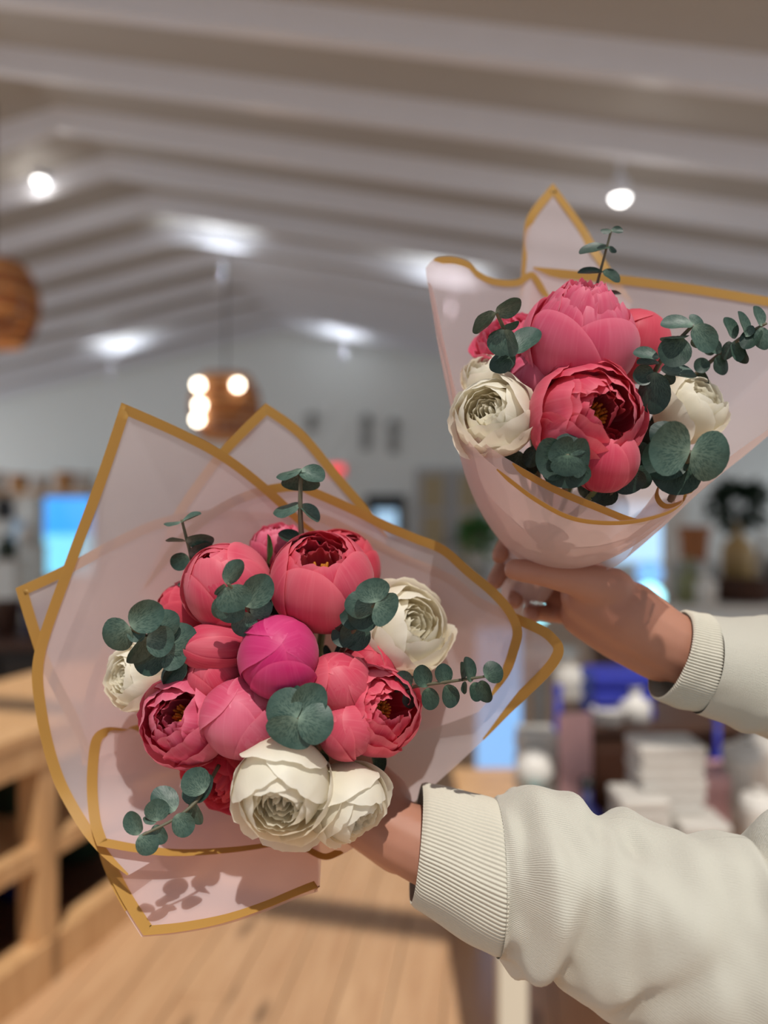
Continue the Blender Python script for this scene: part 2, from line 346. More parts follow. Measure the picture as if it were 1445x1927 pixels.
# woven pendants
M['rattan'] = plain('brown woven rattan', srgb(150, 92, 50), .7, noise_amt=.45, noise_scale=18)
M['rattan2'] = plain('pale woven rattan', srgb(196, 142, 86), .7, noise_amt=.3, noise_scale=18)
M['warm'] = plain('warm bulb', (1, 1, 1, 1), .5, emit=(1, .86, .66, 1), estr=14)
def pendant(pos, rad, label, glow_spots, power):
    e = empty('woven_pendant', Matrix.Translation(pos), label, 'lamp', 'woven pendant lamps')
    for k in range(11):                             # hoops of the basket
        t = -1+2*k/10; r = rad*(1-.55*t*t)**.5
        MB().tube([(r*math.cos(a), r*math.sin(a), t*rad*.92) for a in [2*math.pi*j/28 for j in range(29)]], rad*.075, 6, False).build('hoop', M['rattan2' if k % 3 == 0 else 'rattan'], e, smooth=True)
    for k in range(16):
        a = 2*math.pi*k/16
        MB().tube([(rad*.97*(1-.55*t*t)**.5*math.cos(a), rad*.97*(1-.55*t*t)**.5*math.sin(a), t*rad*.92) for t in [-1+2*j/10 for j in range(11)]], rad*.035, 5).build('rib', M['rattan'], e, smooth=True)
    MB().tube([(0, 0, rad*.3), (0, 0, roof_z(pos[0])-pos[2])], .01, 6).build('cord', M['charcoal'], e)
    for b in glow_spots:  # glowing balls outside the weave stand for light leaking through it
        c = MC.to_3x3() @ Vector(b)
        MB().lathe([(0, -.05), (.035, -.035), (.05, 0), (.035, .035), (0, .05)], 14, c).build('glow_spot', M['warm'], e, smooth=True)
    ld = bpy.data.lights.new('pendant_light', 'POINT'); ld.energy = power; ld.color = (1, .8, .55); ld.shadow_soft_size = .1
    lo = bpy.data.objects.new('pendant_light', ld); col.objects.link(lo); lo.location = Vector(pos)
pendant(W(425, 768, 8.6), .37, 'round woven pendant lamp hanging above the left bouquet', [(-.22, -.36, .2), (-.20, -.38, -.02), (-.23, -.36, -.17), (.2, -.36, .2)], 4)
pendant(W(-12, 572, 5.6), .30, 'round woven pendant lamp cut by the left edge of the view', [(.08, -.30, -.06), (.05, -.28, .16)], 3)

# ------------------------------------------------------------------ far wall: doors, screen, ornaments, exit light
def at_back(px0, py0, px1, py1, Y=Y1):
    a = wall_pt(px0, py1, Y); b = wall_pt(px1, py0, Y); return a.x, b.x, a.z, b.z
M['tan'] = plain('tan window blind', srgb(176, 160, 128), .7, noise_amt=.1, noise_scale=5)
M['frame'] = plain('pale grey door frame', srgb(176, 176, 176), .5)
for n, (a, b) in enumerate(((782, 846), (850, 914))):
    x0, x1, _, _ = at_back(a, 880, b, 1144)
    d = tag(MB().box(x0, x1, Y1-.07, Y1-.012, .01, 2.18, .01).build('door_%d' % (n+1), M['frame']), ['grey glazed door leaf left of its twin on the far wall', 'grey glazed door leaf right of its twin on the far wall'][n], 'door', kind='structure')
    ww = x1-x0
    for (z0, z1) in ((.25, .78), (.86, 1.46), (1.54, 2.08)):
        MB().box(x0+ww*.22, x1-ww*.16, Y1-.085, Y1-.06, z0, z1, .004).build('pane', M['tan'], d)
    MB().tube([(x1-.04 if n == 0 else x0+.04, Y1-.11, .95), (x1-.04 if n == 0 else x0+.04, Y1-.11, 1.2)], .012, 8).build('handle', M['grey'], d)
M['screen'] = plain('lit screen', srgb(150, 190, 220), .3, emit=srgb(170, 205, 235), estr=.9)
x0, x1, z0, z1 = at_back(690, 932, 762, 1012)
e = empty('wall_screen', Matrix.Translation(((x0+x1)/2, Y1-.05, z0)), 'black framed screen with pale blue picture beside the far doors', 'screen')
hw, hh = (x1-x0)/2, z1-z0
MB().box(-hw, hw, -.035, .035, 0, hh, .008).build('frame', M['black'], e)
MB().box(-hw*.55, hw*.62, -.042, -.034, hh*.14, hh*.66, .003).build('display', M['screen'], e)
for (px, py, s, lab) in ((585, 795, .16, 'small faint grey wall ornament near the paper tip'), (688, 812, .30, 'tall grey wall ornament in the middle of the three'), (740, 820, .28, 'tall grey wall ornament nearest the right bouquet')):
    p = wall_pt(px, py, Y1-.03)
    e = empty('wall_ornament', Matrix.Translation(p), lab, 'ornament', 'grey ornaments on the far wall')
    MB().box(-.07, .07, -.025, .025, -s, s*.2, .015).build('plaque', M['grey'], e)
    MB().lathe([(0, s*.2), (.08, s*.35), (.1, s*.6), (.06, s*.85), (0, s*.95)], 12).build('finial', M['grey'], e, smooth=True)
M['red'+'glow'] = plain('red lit panel', srgb(220, 60, 70), .4, emit=srgb(255, 50, 60), estr=1.3)
p = wall_pt(633, 884, Y1-.05)
e = empty('exit_light', Matrix.Translation(p), 'small glowing red light box on the far wall', 'light')
MB().box(-.15, .15, -.03, .04, -.09, .09, .01).build('housing', M['wall'], e); MB().box(-.13, .13, -.037, -.028, -.07, .07, .004).build('panel', M['redglow'], e)

# generic small goods
def goods(name, pos, label, cat, parts, group=None, rz=0):
    e = empty(name, Matrix.Translation(pos) @ Matrix.Rotation(YAW+rz, 4, 'Z'), label, cat, group)
    for nm, mb, mt in parts: mb.build(nm, M[mt], e, smooth=(nm not in ('slab', 'lid', 'body_box', 'board', 'layer', 'panel', 'side', 'fold')))
    return e
for nm, c in (('blue', (36, 44, 150)), ('navy', (24, 28, 84)), ('teal', (96, 150, 146)), ('blush', (206, 160, 160)), ('linen', (214, 208, 200)), ('bone', (196, 190, 182)), ('umber', (70, 42, 30)), ('ochre', (176, 144, 92)), ('green', (60, 120, 50)), ('dkgreen', (26, 46, 32)), ('skyb', (120, 180, 240)), ('plum', (96, 40, 60)), ('olive', (120, 122, 84))):
    M[nm] = plain(nm+' glaze', srgb(*c), .45, noise_amt=.12, noise_scale=25)
def pot(r, h): return MB().lathe([(0, 0), (r*.75, 0), (r*.85, h*.1), (r, h*.9), (r*1.06, h), (r*.95, h), (r*.9, h*.88), (0, h*.86)], 20)
def bottle(r, h): return MB().lathe([(0, 0), (r, 0), (r, h*.6), (r*.85, h*.7), (r*.35, h*.8), (r*.32, h), (0, h)], 18)
def bush(r, n, seed, zc):
    m_ = MB(); q = random.Random(seed)
    for k in range(n):
        v = Vector((q.gauss(0, 1), q.gauss(0, 1), q.gauss(.3, 1))).normalized(); c = Vector((0, 0, zc))+v*r*q.uniform(.3, 1)
        s = v.orthogonal().normalized(); s.rotate(Matrix.Rotation(q.uniform(0, 6.3), 3, v)); t = v.cross(s); L = r*q.uniform(.28, .45)
        m_.add([c, c+s*L*.5+v*L*.35, c+v*L+t*L*.2, c-s*L*.5+v*L*.35, c+v*L*.5+t*L*.1], [(0,1,4), (1,2,4), (2,3,4), (3,0,4)])
    return m_
# potted plants
p = wall_pt(900, 1062, 9.0)
goods('plant_stand', (p.x, p.y, 0), 'grey plant stand before the far doors', 'stand', [('top', MB().lathe([(0, 0), (.17, 0), (.17, .03), (0, .03)], 20, (0, 0, p.z-.03)), 'grey')]+[('leg', MB().tube([(.14*math.cos(a), .14*math.sin(a), p.z-.03), (.17*math.cos(a), .17*math.sin(a), 0)], .012, 6), 'grey') for a in (.5, 2.6, 4.7)])
goods('potted_plant', p, 'bright green potted plant before the far doors', 'plant', [('pot', pot(.12, .16), 'linen'), ('foliage', bush(.24, 260, 5, .32), 'green')])

# left far: shelf with baskets, blue screen
YL = 10.6
a = wall_pt(-40, 922, YL); b = wall_pt(178, 922, YL)
e = empty('wall_shelf', Matrix.Translation((a.x, YL, 0)), 'long pale wooden shelf at the left end of the shop', 'shelf')
L_ = b.x-a.x
MB().box(0, L_, -.2, .25, a.z-.08, a.z, .01).build('board', M['pine'], e)
for k in range(3): MB().box(L_*k/2-(.05 if k else 0), L_*k/2+.06, -.15, .2, 0, a.z-.08, .01).build('post', M['wall'], e)
MB().box(0, L_, -.1, .25, .7, .76).build('board', M['wall'], e); MB().box(0, L_, .22, .25, 0, a.z-.08).build('panel', M['wall'], e)
for i, px in enumerate((-5, 36, 78, 122, 158)):
    q = wall_pt(px, 920, YL); r = .125+.015*(i % 2)
    goods('woven_basket', (q.x, YL, a.z), ['low woven basket at the left end of the high shelf', 'second woven basket from the left on the high shelf', 'middle woven basket on the high shelf', 'fourth woven basket from the left on the high shelf', 'woven basket on the high shelf nearest the paper'][i], 'basket',
          [('bowl', pot(r, .24-.03*(i % 3)), 'rattan2' if i % 2 else 'bone'), ('rim', MB().tube([(r*1.03*math.cos(t), r*1.03*math.sin(t), .24-.03*(i % 3)) for t in [2*math.pi*j/20 for j in range(21)]], .016, 6, False), 'rattan')], 'baskets on the high shelf')
M['bluescr'] = plain('bright blue screen', srgb(70, 160, 240), .3, emit=srgb(60, 165, 255), estr=1.0)
M['cyanscr'] = plain('bright cyan screen', srgb(130, 215, 250), .3, emit=srgb(130, 220, 255), estr=1.05)
YS = 9.6
x0, x1, z0, z1 = at_back(86, 936, 176, 1082, YS)
e = empty('display_screen', Matrix.Translation(((x0+x1)/2, YS, 0)), 'upright display screen with blue over cyan picture', 'screen')
hw = (x1-x0)/2
MB().box(-hw-.03, hw+.03, -.02, .05, z0-.04, z1+.03, .01).build('frame', M['grey'], e)
MB().box(-hw, hw, -.028, -.018, (z0+z1)/2+.02, z1, .003).build('picture_band', M['bluescr'], e); MB().box(-hw, hw, -.028, -.018, z0, (z0+z1)/2+.02, .003).build('picture_band', M['cyanscr'], e)
MB().box(-.05, .05, 0, .05, .03, z0-.04).build('stand_post', M['grey'], e); MB().box(-.3, .3, -.2, .25, 0, .03, .008).build('foot', M['grey'], e)
for i, (px, py, s, mt, lab) in enumerate(((8, 960, .24, 'charcoal', 'dark vase at the left edge above the wooden table'), (12, 1035, .2, 'dkgreen', 'green glass jar at the left edge of the view'), (52, 1010, .2, 'linen', 'white jar left of the blue screen'))):
    yj = (9.0, 8.0, 8.5)[i]; q = wall_pt(px, py, yj); q2 = Vector((q.x, yj, 0))
    goods('display_pedestal', q2, ['tall white pedestal under the dark vase', 'white pedestal under the green jar', 'white pedestal under the white jar'][i], 'pedestal', [('slab', MB().box(-.16, .16, -.16, .16, 0, q.z-s/2-.03, .01), 'wall'), ('lid', MB().box(-.18, .18, -.18, .18, q.z-s/2-.03, q.z-s/2, .008), 'linen')])
    goods('jar', (q.x, yj, q.z-s/2), lab, 'jar', [('body', bottle(.11, s*1.4), mt), ('rim', MB().tube([(.045*math.cos(t), .045*math.sin(t), s*1.4) for t in [2*math.pi*j/16 for j in range(17)]], .012, 6, False), mt)])

# dark counter left, mid distance
def cambox(px, py, d): return W(px, py, d)
q = W(-30, 1180, 4.6)
e = empty('dark_counter', Matrix.Translation((q.x, q.y, 0)) @ Matrix.Rotation(YAW, 4, 'Z'), 'dark low counter behind the wooden table', 'counter')
zt = q.z-.03
MB().box(-.9, .85, -.3, .4, .08, zt-.05, .01).build('carcass', M['charcoal'], e); MB().box(-.95, .9, -.34, .44, zt-.05, zt, .012).build('worktop', M['umber'], e)
MB().box(-.85, .8, -.25, .35, 0, .08).build('plinth', M['black'], e)
for k in range(3): 
    dd = MB().box(-.88+.58*k, -.34+.58*k, -.325, -.3, .12, zt-.09, .006).build('door', M['black'], e)
    MB().tube([(-.4+.58*k, -.34, .45), (-.4+.58*k, -.34, .6)], .008, 6).build('handle', M['grey'], dd)
for i, (px, mt, h, lab) in enumerate(((-45, 'bone', .12, 'pale bowl on the dark counter at the left edge'), (12, 'umber', .18, 'brown pot on the dark counter'), (72, 'navy', .16, 'dark blue pot on the dark counter'))):
    t = W(px, 1180, 4.6); goods('pot', (t.x, t.y, zt), lab, 'pot', [('body', pot(.085, h), mt), ('rim', MB().tube([(.09*math.cos(t_), .09*math.sin(t_), h) for t_ in [2*math.pi*j/16 for j in range(17)]], .008, 6, False), mt)])

# wooden display table, left foreground
th = R(-17.5)
base = P(92, 1850, 2.45); base.z = -CAMH
Mt = MC @ Matrix.Translation((base.x, base.y, base.z)) @ Matrix.Rotation(th, 4, 'Z')     # local y runs along the front face, x out of it (to the right)
e = empty('wooden_display_table', Mt, 'open pine display table with shelves at the left', 'table')
DP = .62
for yy in (-1.15, 0.0, 1.0):
    for xx in (-.085, -DP): MB().box(xx, xx+.085, yy-.042, yy+.042, .14, .70, .004).build('post', M['pine'], e)
for xx in (-.08, -DP): MB().box(xx, xx+.09, -1.2, 1.05, 0, .14, .004).build('bottom_rail', M['pine'], e); 
for xx in (-.08, -DP): MB().box(xx, xx+.09, -1.2, 1.05, .70, .79, .004).build('top_rail', M['pine'], e)
for k in range(5): MB().box(-DP-.02+.132*k, -DP-.02+.132*k+.129, -1.22, 1.07, .79, .825, .003).build('top_plank', M['pine'], e)
for k in range(4): MB().box(-DP+.09+.115*k, -DP+.09+.115*k+.112, -1.18, 1.03, .40, .435, .003).build('shelf_plank', M['pine'], e)
for xx in (-.065, -DP): MB().box(xx, xx+.06, -1.18, 1.03, .385, .45, .003).build('shelf_rail', M['pine'], e)
for k in range(4): MB().box(-DP+.09+.115*k, -DP+.09+.115*k+.112, -1.18, 1.03, .10, .13, .003).build('shelf_plank', M['darkwood'], e)
MB().box(-DP-.025, -DP-.005, -1.18, 1.03, .05, .76).build('back_panel', M['black'], e)
k = 0
for (yy, zz, r, h, mt, lab) in ((-.55, .435, .10, .14, 'dkgreen', 'dark green bowl on the middle shelf of the wooden table'), (-.28, .435, .09, .16, 'olive', 'olive pot on the middle shelf of the wooden table'), (.22, .435, .09, .17, 'dkgreen', 'dark green pot right of the table post'), (.5, .435, .1, .15, 'bone', 'pale pot at the far end of the middle shelf'), (-.5, .13, .12, .2, 'black', 'black pot on the bottom shelf of the wooden table'), (.25, .13, .11, .2, 'navy', 'dark blue pot on the bottom shelf right of the post'), (.55, .13, .1, .17, 'dkgreen', 'dark green pot at the far end of the bottom shelf')):
    ge = empty('pot', Mt @ Matrix.Translation((-.33, yy, zz)), lab, 'pot'); pot(r, h).build('body', M[mt], ge, smooth=True)
    MB().tube([(r*1.02*math.cos(t_), r*1.02*math.sin(t_), h) for t_ in [2*math.pi*j/18 for j in range(19)]], .008, 6, False).build('rim', M[mt], ge, smooth=True)

# right display table with goods
tz = .52; tl = P(962, 1850, 1.92)
Mr = MC @ Matrix.Translation((tl.x, tl.y, -CAMH))
e = empty('cream_display_table', Mr, 'cream painted display table behind the lower sleeve', 'table')
for xx in (0, 1.5):
    for yy in (0, .95): MB().box(xx-.036, xx+.036, yy-.036, yy+.036, 0, tz-.11, .005).build('leg', M['cream'], e)
for k in range(6): MB().box(-.06, 1.56, -.06+.182*k, -.06+.182*k+.179, tz-.03, tz, .004).build('top_plank', M['pine'], e)
MB().box(.036, 1.464, -.02, .02, tz-.11, tz-.03).build('apron', M['cream'], e); MB().box(.036, 1.464, .93, .97, tz-.11, tz-.03).build('apron', M['cream'], e)
def on_table(px, d): v = W(px, 963, d); v.z = tz; return v
def tgoods(name, px, d, label, cat, parts, group=None, rz=0, lift=0):
    v = on_table(px, d); v.z += lift; return goods(name, v, label, cat, parts, group, rz)
dC = 2.5
wC = 290/F*dC; hC = 1.5-tz-(1345-963)/F*dC+0.0
tgoods('wooden_chest', 1222, dC, 'dark walnut chest behind the folded towels', 'chest', [('side', MB().box(-wC/2, wC/2, -.12, .2, 0, hC-.03, .008), 'darkwood'), ('lid', MB().box(-wC/2-.015, wC/2+.015, -.135, .215, hC-.03, hC, .012), 'darkwood'), ('panel', MB().box(-wC/2+.04, wC/2-.04, -.128, -.118, .03, hC-.07, .006), 'umber')])
zc = hC
tgoods('folded_cloth', 1162, dC, 'royal blue folded cloth on top of the dark chest', 'cloth', [('fold', MB().box(-.10, .10, -.08, .1, .05*k, .05*k+.047, .02), 'blue') for k in range(3)], None, 0, zc)
tgoods('white_vase', 1196, dC-.09, 'small pale vase before the blue cloth', 'vase', [('body', bottle(.045, .1), 'linen'), ('rim', MB().lathe([(.012, .1), (.02, .105), (.018, .11)], 12), 'linen')], None, 0, zc)
tgoods('white_bowl', 1145, dC-.1, 'small white bowl on the dark chest', 'bowl', [('body', pot(.05, .045), 'linen'), ('rim', MB().tube([(.052*math.cos(t_), .052*math.sin(t_), .045) for t_ in [2*math.pi*j/16 for j in range(17)]], .004, 6, False), 'linen')], None, 0, zc)
for i, (px, d, n, mt, lab, wd) in enumerate(((1250, 2.1, 12, 'bone', 'tall stack of grey white towels before the dark chest', .085), (1200, 2.04, 8, 'bone', 'short stack of pale towels left of the tall one', .06), (1010, 2.3, 11, 'bone', 'stack of ivory cloths right of the blue panel', .055), (1310, 2.03, 6, 'bone', 'low stack of pale towels right of the tall one', .06))):
    hh = .03
    tgoods('towel_stack', px, d, lab, 'towels', [('fold', MB().box(-wd-.004*(k % 2), wd+.003*(k % 3), -.07, .07, hh*k, hh*k+hh*.95, .012), mt) for k in range(n)])
tgoods('gift_box', 1345, 2.2, 'dusty pink box right of the towels', 'box', [('body_box', MB().box(-.075, .075, -.07, .07, 0, .20, .006), 'blush'), ('lid', MB().box(-.08, .08, -.075, .075, .20, .25, .008), 'blush')])
tgoods('blue_bottle', 1104, 2.12, 'navy blue bottle before the pink card', 'bottle', [('body', bottle(.045, .22), 'navy'), ('cap', MB().lathe([(.018, .22), (.018, .245), (0, .247)], 12), 'black')])
tgoods('blue_bottle', 1050, 2.44, 'royal blue bottle left of the pink card', 'bottle', [('body', bottle(.035, .40), 'blue'), ('cap', MB().lathe([(.014, .4), (.014, .43), (0, .432)], 12), 'blue')])
tgoods('blue_bottle', 1350, 2.325, 'royal blue bottle at the right end of the chest', 'bottle', [('body', bottle(.028, .34), 'blue'), ('cap', MB().lathe([(.012, .34), (.012, .36), (0, .362)], 12), 'blue')], None, 0, 0)
tgoods('pink_card', 1082, 2.22, 'pale pink card leaning against the chest', 'card', [('board', MB().box(-.05, .05, -.008, .008, 0, .40, .003), 'blush'), ('panel', MB().box(-.05, .05, .008, .02, 0, .04, .003), 'grey')], None, R(12))
tgoods('teal_dish', 1005, 2.08, 'teal dish by the lower sleeve', 'dish', [('body', pot(.06, .2), 'teal'), ('rim', MB().tube([(.063*math.cos(t_), .063*math.sin(t_), .2) for t_ in [2*math.pi*j/16 for j in range(17)]], .005, 6, False), 'teal')])
tgoods('round_ornament', 1005, 2.18, 'white round ornament above the teal dish', 'ornament', [('stand', MB().lathe([(.045, 0), (.045, .01), (.012, .02), (.012, .2), (0, .2)], 14), 'linen'), ('ball', MB().lathe([(0, .19), (.035, .2), (.055, .25), (.04, .29), (.012, .305), (0, .307)], 16), 'linen')])
for i, (px, d, r, h, mt, lab) in enumerate(((1395, 2.15, .05, .31, 'bone', 'white jar third from the right frame edge'), (1428, 2.02, .045, .22, 'linen', 'short white jar near the right frame edge'), (1446, 2.28, .045, .30, 'bone', 'grey white jar at the right frame edge'), (1072, 2.80, .05, .40, 'bone', 'tall grey jar behind the right corner of the paper'))):
    tgoods('ceramic_jar', px, d, lab, 'jar', [('body', pot(r, h), mt), ('lid', MB().lathe([(r*1.08, h), (r*.9, h+.015), (.012, h+.02), (.014, h+.035), (0, h+.037)], 18), mt)], 'ceramic jars on the right table')
M['panelglow'] = plain('lit pale blue panel', srgb(150, 200, 250), .3, emit=srgb(140, 195, 255), estr=.8)
pv = W(945, 1400, 3.3)
e = empty('blue_panel', Matrix.Translation((pv.x, pv.y, 0)) @ Matrix.Rotation(YAW, 4, 'Z'), 'upright glowing pale blue panel behind the left bouquet', 'light box')
MB().box(-.12, .09, .0, .05, .05, 1.02, .01).build('housing', M['linen'], e); MB().box(-.11, .08, -.008, .002, .08, 1.0, .004).build('panel', M['panelglow'], e)  # emissive panel for an upright pale blue band
MB().box(-.14, .11, -.06, .12, 0, .05, .01).build('foot', M['linen'], e)

# far right: white counter, bowl, plant, window, globes
q = W(1400, 1128, 5.2)
e = empty('white_counter', Matrix.Translation((q.x, q.y, 0)) @ Matrix.Rotation(YAW, 4, 'Z'), 'long white counter behind the upper sleeve', 'counter')
MB().box(-.62, 1.2, -.3, .5, .06, q.z-.05, .01).build('carcass', M['wall'], e); MB().box(-.66, 1.24, -.34, .54, q.z-.05, q.z, .012).build('worktop', M['linen'], e); MB().box(-.58, 1.15, -.24, .45, 0, .06).build('plinth', M['grey'], e)
def cg(name, px, d, label, cat, parts, lift=0):
    v = W(px, 963, d); v.z = q.z+lift; goods(name, v, label, cat, parts)
cg('brown_bowl', 1395, 5.10, 'wide dark brown bowl on the white counter', 'bowl', [('body', pot(.2, .13), 'umber'), ('foot', MB().lathe([(.12, 0), (.12, .01), (0, .01)], 16), 'umber'), ('rim', MB().tube([(.21*math.cos(t_), .21*math.sin(t_), .13) for t_ in [2*math.pi*j/24 for j in range(25)]], .012, 6, False), 'umber')])
cg('leafy_plant', 1388, 5.56, 'dark green bushy plant in a tall tan vase', 'plant', [('vase', bottle(.11, .52), 'ochre'), ('foliage', bush(.19, 300, 8, .64), 'dkgreen')])
cg('small_pot', 1306, 5.45, 'terracotta pot left of the dark plant', 'pot', [('body', pot(.1, .2), 'rattan'), ('rim', MB().lathe([(.11, .2), (.11, .24), (.1, .24)], 16), 'rattan')], .25)
cg('riser', 1306, 5.45, 'grey riser block under the terracotta pot', 'block', [('slab', MB().box(-.13, .13, -.13, .13, 0, .24, .01), 'grey'), ('lid', MB().box(-.14, .14, -.14, .14, .24, .25, .003), 'linen')])
for i, (px, mt, h, dj) in enumerate(((1296, 'olive', .22, 5.0), (1326, 'linen', .18, 4.95), (1434, 'bone', .34, 5.62), (1462, 'charcoal', .3, 5.2))):
    cg('jar', px, dj, ['olive jar at the left end of the white counter', 'white jar left of the wide brown bowl', 'grey jar right of the dark plant', 'charcoal jar at the right frame edge on the counter'][i], 'jar', [('body', bottle(.075, h*1.2), mt), ('lid', MB().lathe([(.03, h*1.2), (.03, h*1.2+.03), (0, h*1.2+.032)], 12), mt)])
M['daylight'] = plain('bright window pane', srgb(200, 225, 245), .2, emit=srgb(165, 210, 250), estr=1.15)
x0, x1, z0, z1 = at_back(1150, 985, 1246, 1056, 11.9)
wn = tag(MB().box(x0-.1, x1+.1, 11.86, 11.99, z0-.1, z1+.35, .01).build('window_1', M['wall']), 'white framed window with bright pane on the far wall', 'window', kind='structure')
MB().box(x0, x1, 11.84, 11.87, z0, z1, .003).build('pane', M['daylight'], wn); MB().box(x0, x1, 11.84, 11.87, z1+.04, z1+.3, .003).build('pane', M['daylight'], wn)
MB().box(x0-.13, x1+.13, 11.78, 11.87, z0-.13, z0-.09, .005).build('window_sill', M['wall'], wn)
x0, x1, z0, z1 = at_back(1250, 930, 1284, 1144, 7.5)
pc = empty('white_column', Matrix.Translation(((x0+x1)/2, 7.5, 0)), 'pale column left of the white counter', 'column')
MB().box(-.09, .09, -.09, .09, .1, roof_z((x0+x1)/2)-.1, .01).build('shaft', M['linen'], pc); MB().box(-.12, .12, -.12, .12, 0, .1, .01).build('base', M['linen'], pc); MB().box(-.12, .12, -.12, .12, roof_z((x0+x1)/2)-.1, roof_z((x0+x1)/2)-.03, .01).build('capital', M['linen'], pc)
M['cyanglow'] = plain('cyan lit globe', srgb(170, 230, 240), .3, emit=srgb(150, 230, 245), estr=3.0)
M['blueglow'] = plain('blue lit globe', srgb(130, 170, 215), .3, emit=srgb(110, 165, 220), estr=1.2)
bz = W(1222, 1175, 4.2); 
e = empty('side_cabinet', Matrix.Translation((bz.x, bz.y, 0)) @ Matrix.Rotation(YAW, 4, 'Z'), 'brown side cabinet carrying the glass globe lamps', 'cabinet')
MB().box(-.25, .18, -.12, .25, .05, bz.z-.03, .01).build('carcass', M['umber'], e); MB().box(-.27, .2, -.14, .27, bz.z-.03, bz.z, .008).build('worktop', M['linen'], e); MB().box(-.22, .15, -.1, .22, 0, .05).build('plinth', M['black'], e)
for i, (px, py, d, r, mt, lab, sm) in enumerate(((1222, 1124, 4.2, .075, 'cyanglow', 'glowing cyan globe lamp below the blue globe', 0), (1222, 1078, 4.45, .075, 'blueglow', 'soft blue globe lamp on a tall foot', 0), (1015, 1150, 4.0, .055, 'cyanglow', 'cyan globe lamp seen under the upper hand', 1))):
    v = W(px, py, d); zb = bz.z
    if sm:
        zb = v.z-.2; goods('lamp_table', (v.x, v.y, 0), 'small round table seen under the upper hand', 'table', [('top', MB().lathe([(0, 0), (.2, 0), (.2, .03), (0, .03)], 24, (0, 0, zb-.03)), 'linen'), ('stand', MB().tube([(0, 0, 0), (0, 0, zb-.03)], .03, 10), 'grey'), ('foot', MB().lathe([(.15, 0), (.15, .02), (0, .025)], 20), 'grey')])
    goods('globe_lamp', (v.x, v.y, zb), lab, 'lamp', [('globe', MB().lathe([(0.001, -r)]+[(r*math.sin(math.pi*j/12), -r*math.cos(math.pi*j/12)) for j in range(1, 12)]+[(0.001, r)], 20, (0, 0, v.z-zb)), mt), ('foot', MB().lathe([(.05, 0), (.05, .015), (.015, .025), (.015, max(.03, v.z-zb-r*.9)), (0, max(.03, v.z-zb-r*.9))], 14), 'grey')], 'globe lamps')

# ================================================================== bouquet wraps
def edge_curve(pts, per=7):
    """pts (px, py, d[, 'c']); 'c' marks a sharp corner. Returns list of (Vector, pixel-of-edge index)"""
    runs = [[]]
    for p in pts:
        runs[-1].append(p[:3])
        if len(p) > 3: runs.append([p[:3]])
    out = []
    for r in runs:
        if len(r) < 2: continue
        c = catmull(r, per); out += c if not out else c[1:]
    return [P(*c) for c in out]
def sheet(root, pts, T, rr, axis, bulge=.012, gold=(0, 1), gw=.0085, rows=16, name='sheet', lift=.0004, taper=(1, 1)):
    T = P(*T); E = edge_curve(pts); n = len(E); v = []; f = []
    arc = [0.0]
    for i in range(1, n): arc.append(arc[-1]+(E[i]-E[i-1]).length)
    for i, e_ in enumerate(E):
        dv = e_-T; pr = dv-axis*dv.dot(axis)
        pr = pr.normalized() if pr.length > 1e-5 else Vector((0, 0, 1))
        I = T+pr*rr; C = (I*.52+e_*.48)+pr*bulge*2-axis*bulge*.6
        for j in range(rows+1):
            t = j/rows; v.append(I*(1-t)**2+C*2*t*(1-t)+e_*t*t)
    for i in range(n-1):
        for j in range(rows): a = i*(rows+1)+j; f.append((a, a+1, a+rows+2, a+rows+1))
    inv = MC @ Matrix.Identity(4)
    o = link(name, mesh(name, v, f), M['film'], root)
    # printed gold border along the free edge
    rngs = gold if isinstance(gold[0], tuple) else (gold,)
    for g0, g1 in rngs:
        idx = [i for i in range(n) if g0-1e-6 <= arc[i]/arc[-1] <= g1+1e-6]
        if len(idx) < 2: continue
        A = []; B = []
        for i in idx:
            fr = (arc[i]/arc[-1]-g0)/(g1-g0); tp = min(1, (fr if taper[0] else 1)/.07, ((1-fr) if taper[1] else 1)/.07); gwi = gw*(.12+.88*tp)
            i0, i1 = max(i-1, 0), min(i+1, n-1)
            ray = (v[i*(rows+1)+rows-2]-E[i])
            ps = []
            for (a_, b_) in ((i0, i), (i, i1)):
                if a_ == b_: continue
                t = (E[b_]-E[a_]).normalized(); pp = (ray-t*ray.dot(t)); ps.append(pp.normalized())
            m_ = sum(ps, Vector()).normalized(); ca = max(.45, m_.dot(ps[0]))
            nn = (E[i1]-E[i0]).cross(ray).normalized(); nn = nn if nn.dot(Vector((0, 0, 0))-E[i]) > 0 else -nn
            A.append(E[i]+nn*lift*2-m_*.0004); B.append(E[i]+m_*gwi/ca+nn*lift*3)
        vv = []; k = len(A)
        for off in (0, 1):
            for a_, b_ in zip(A, B): vv += [a_, (a_+b_)/2, b_]
            break
        ff = []
        for i in range(k-1):
            for j in range(2): q_ = i*3+j; ff.append((q_, q_+1, q_+4, q_+3))
        link('gold_border', mesh('gold_border', vv, ff), M['gold'], o)
    return o

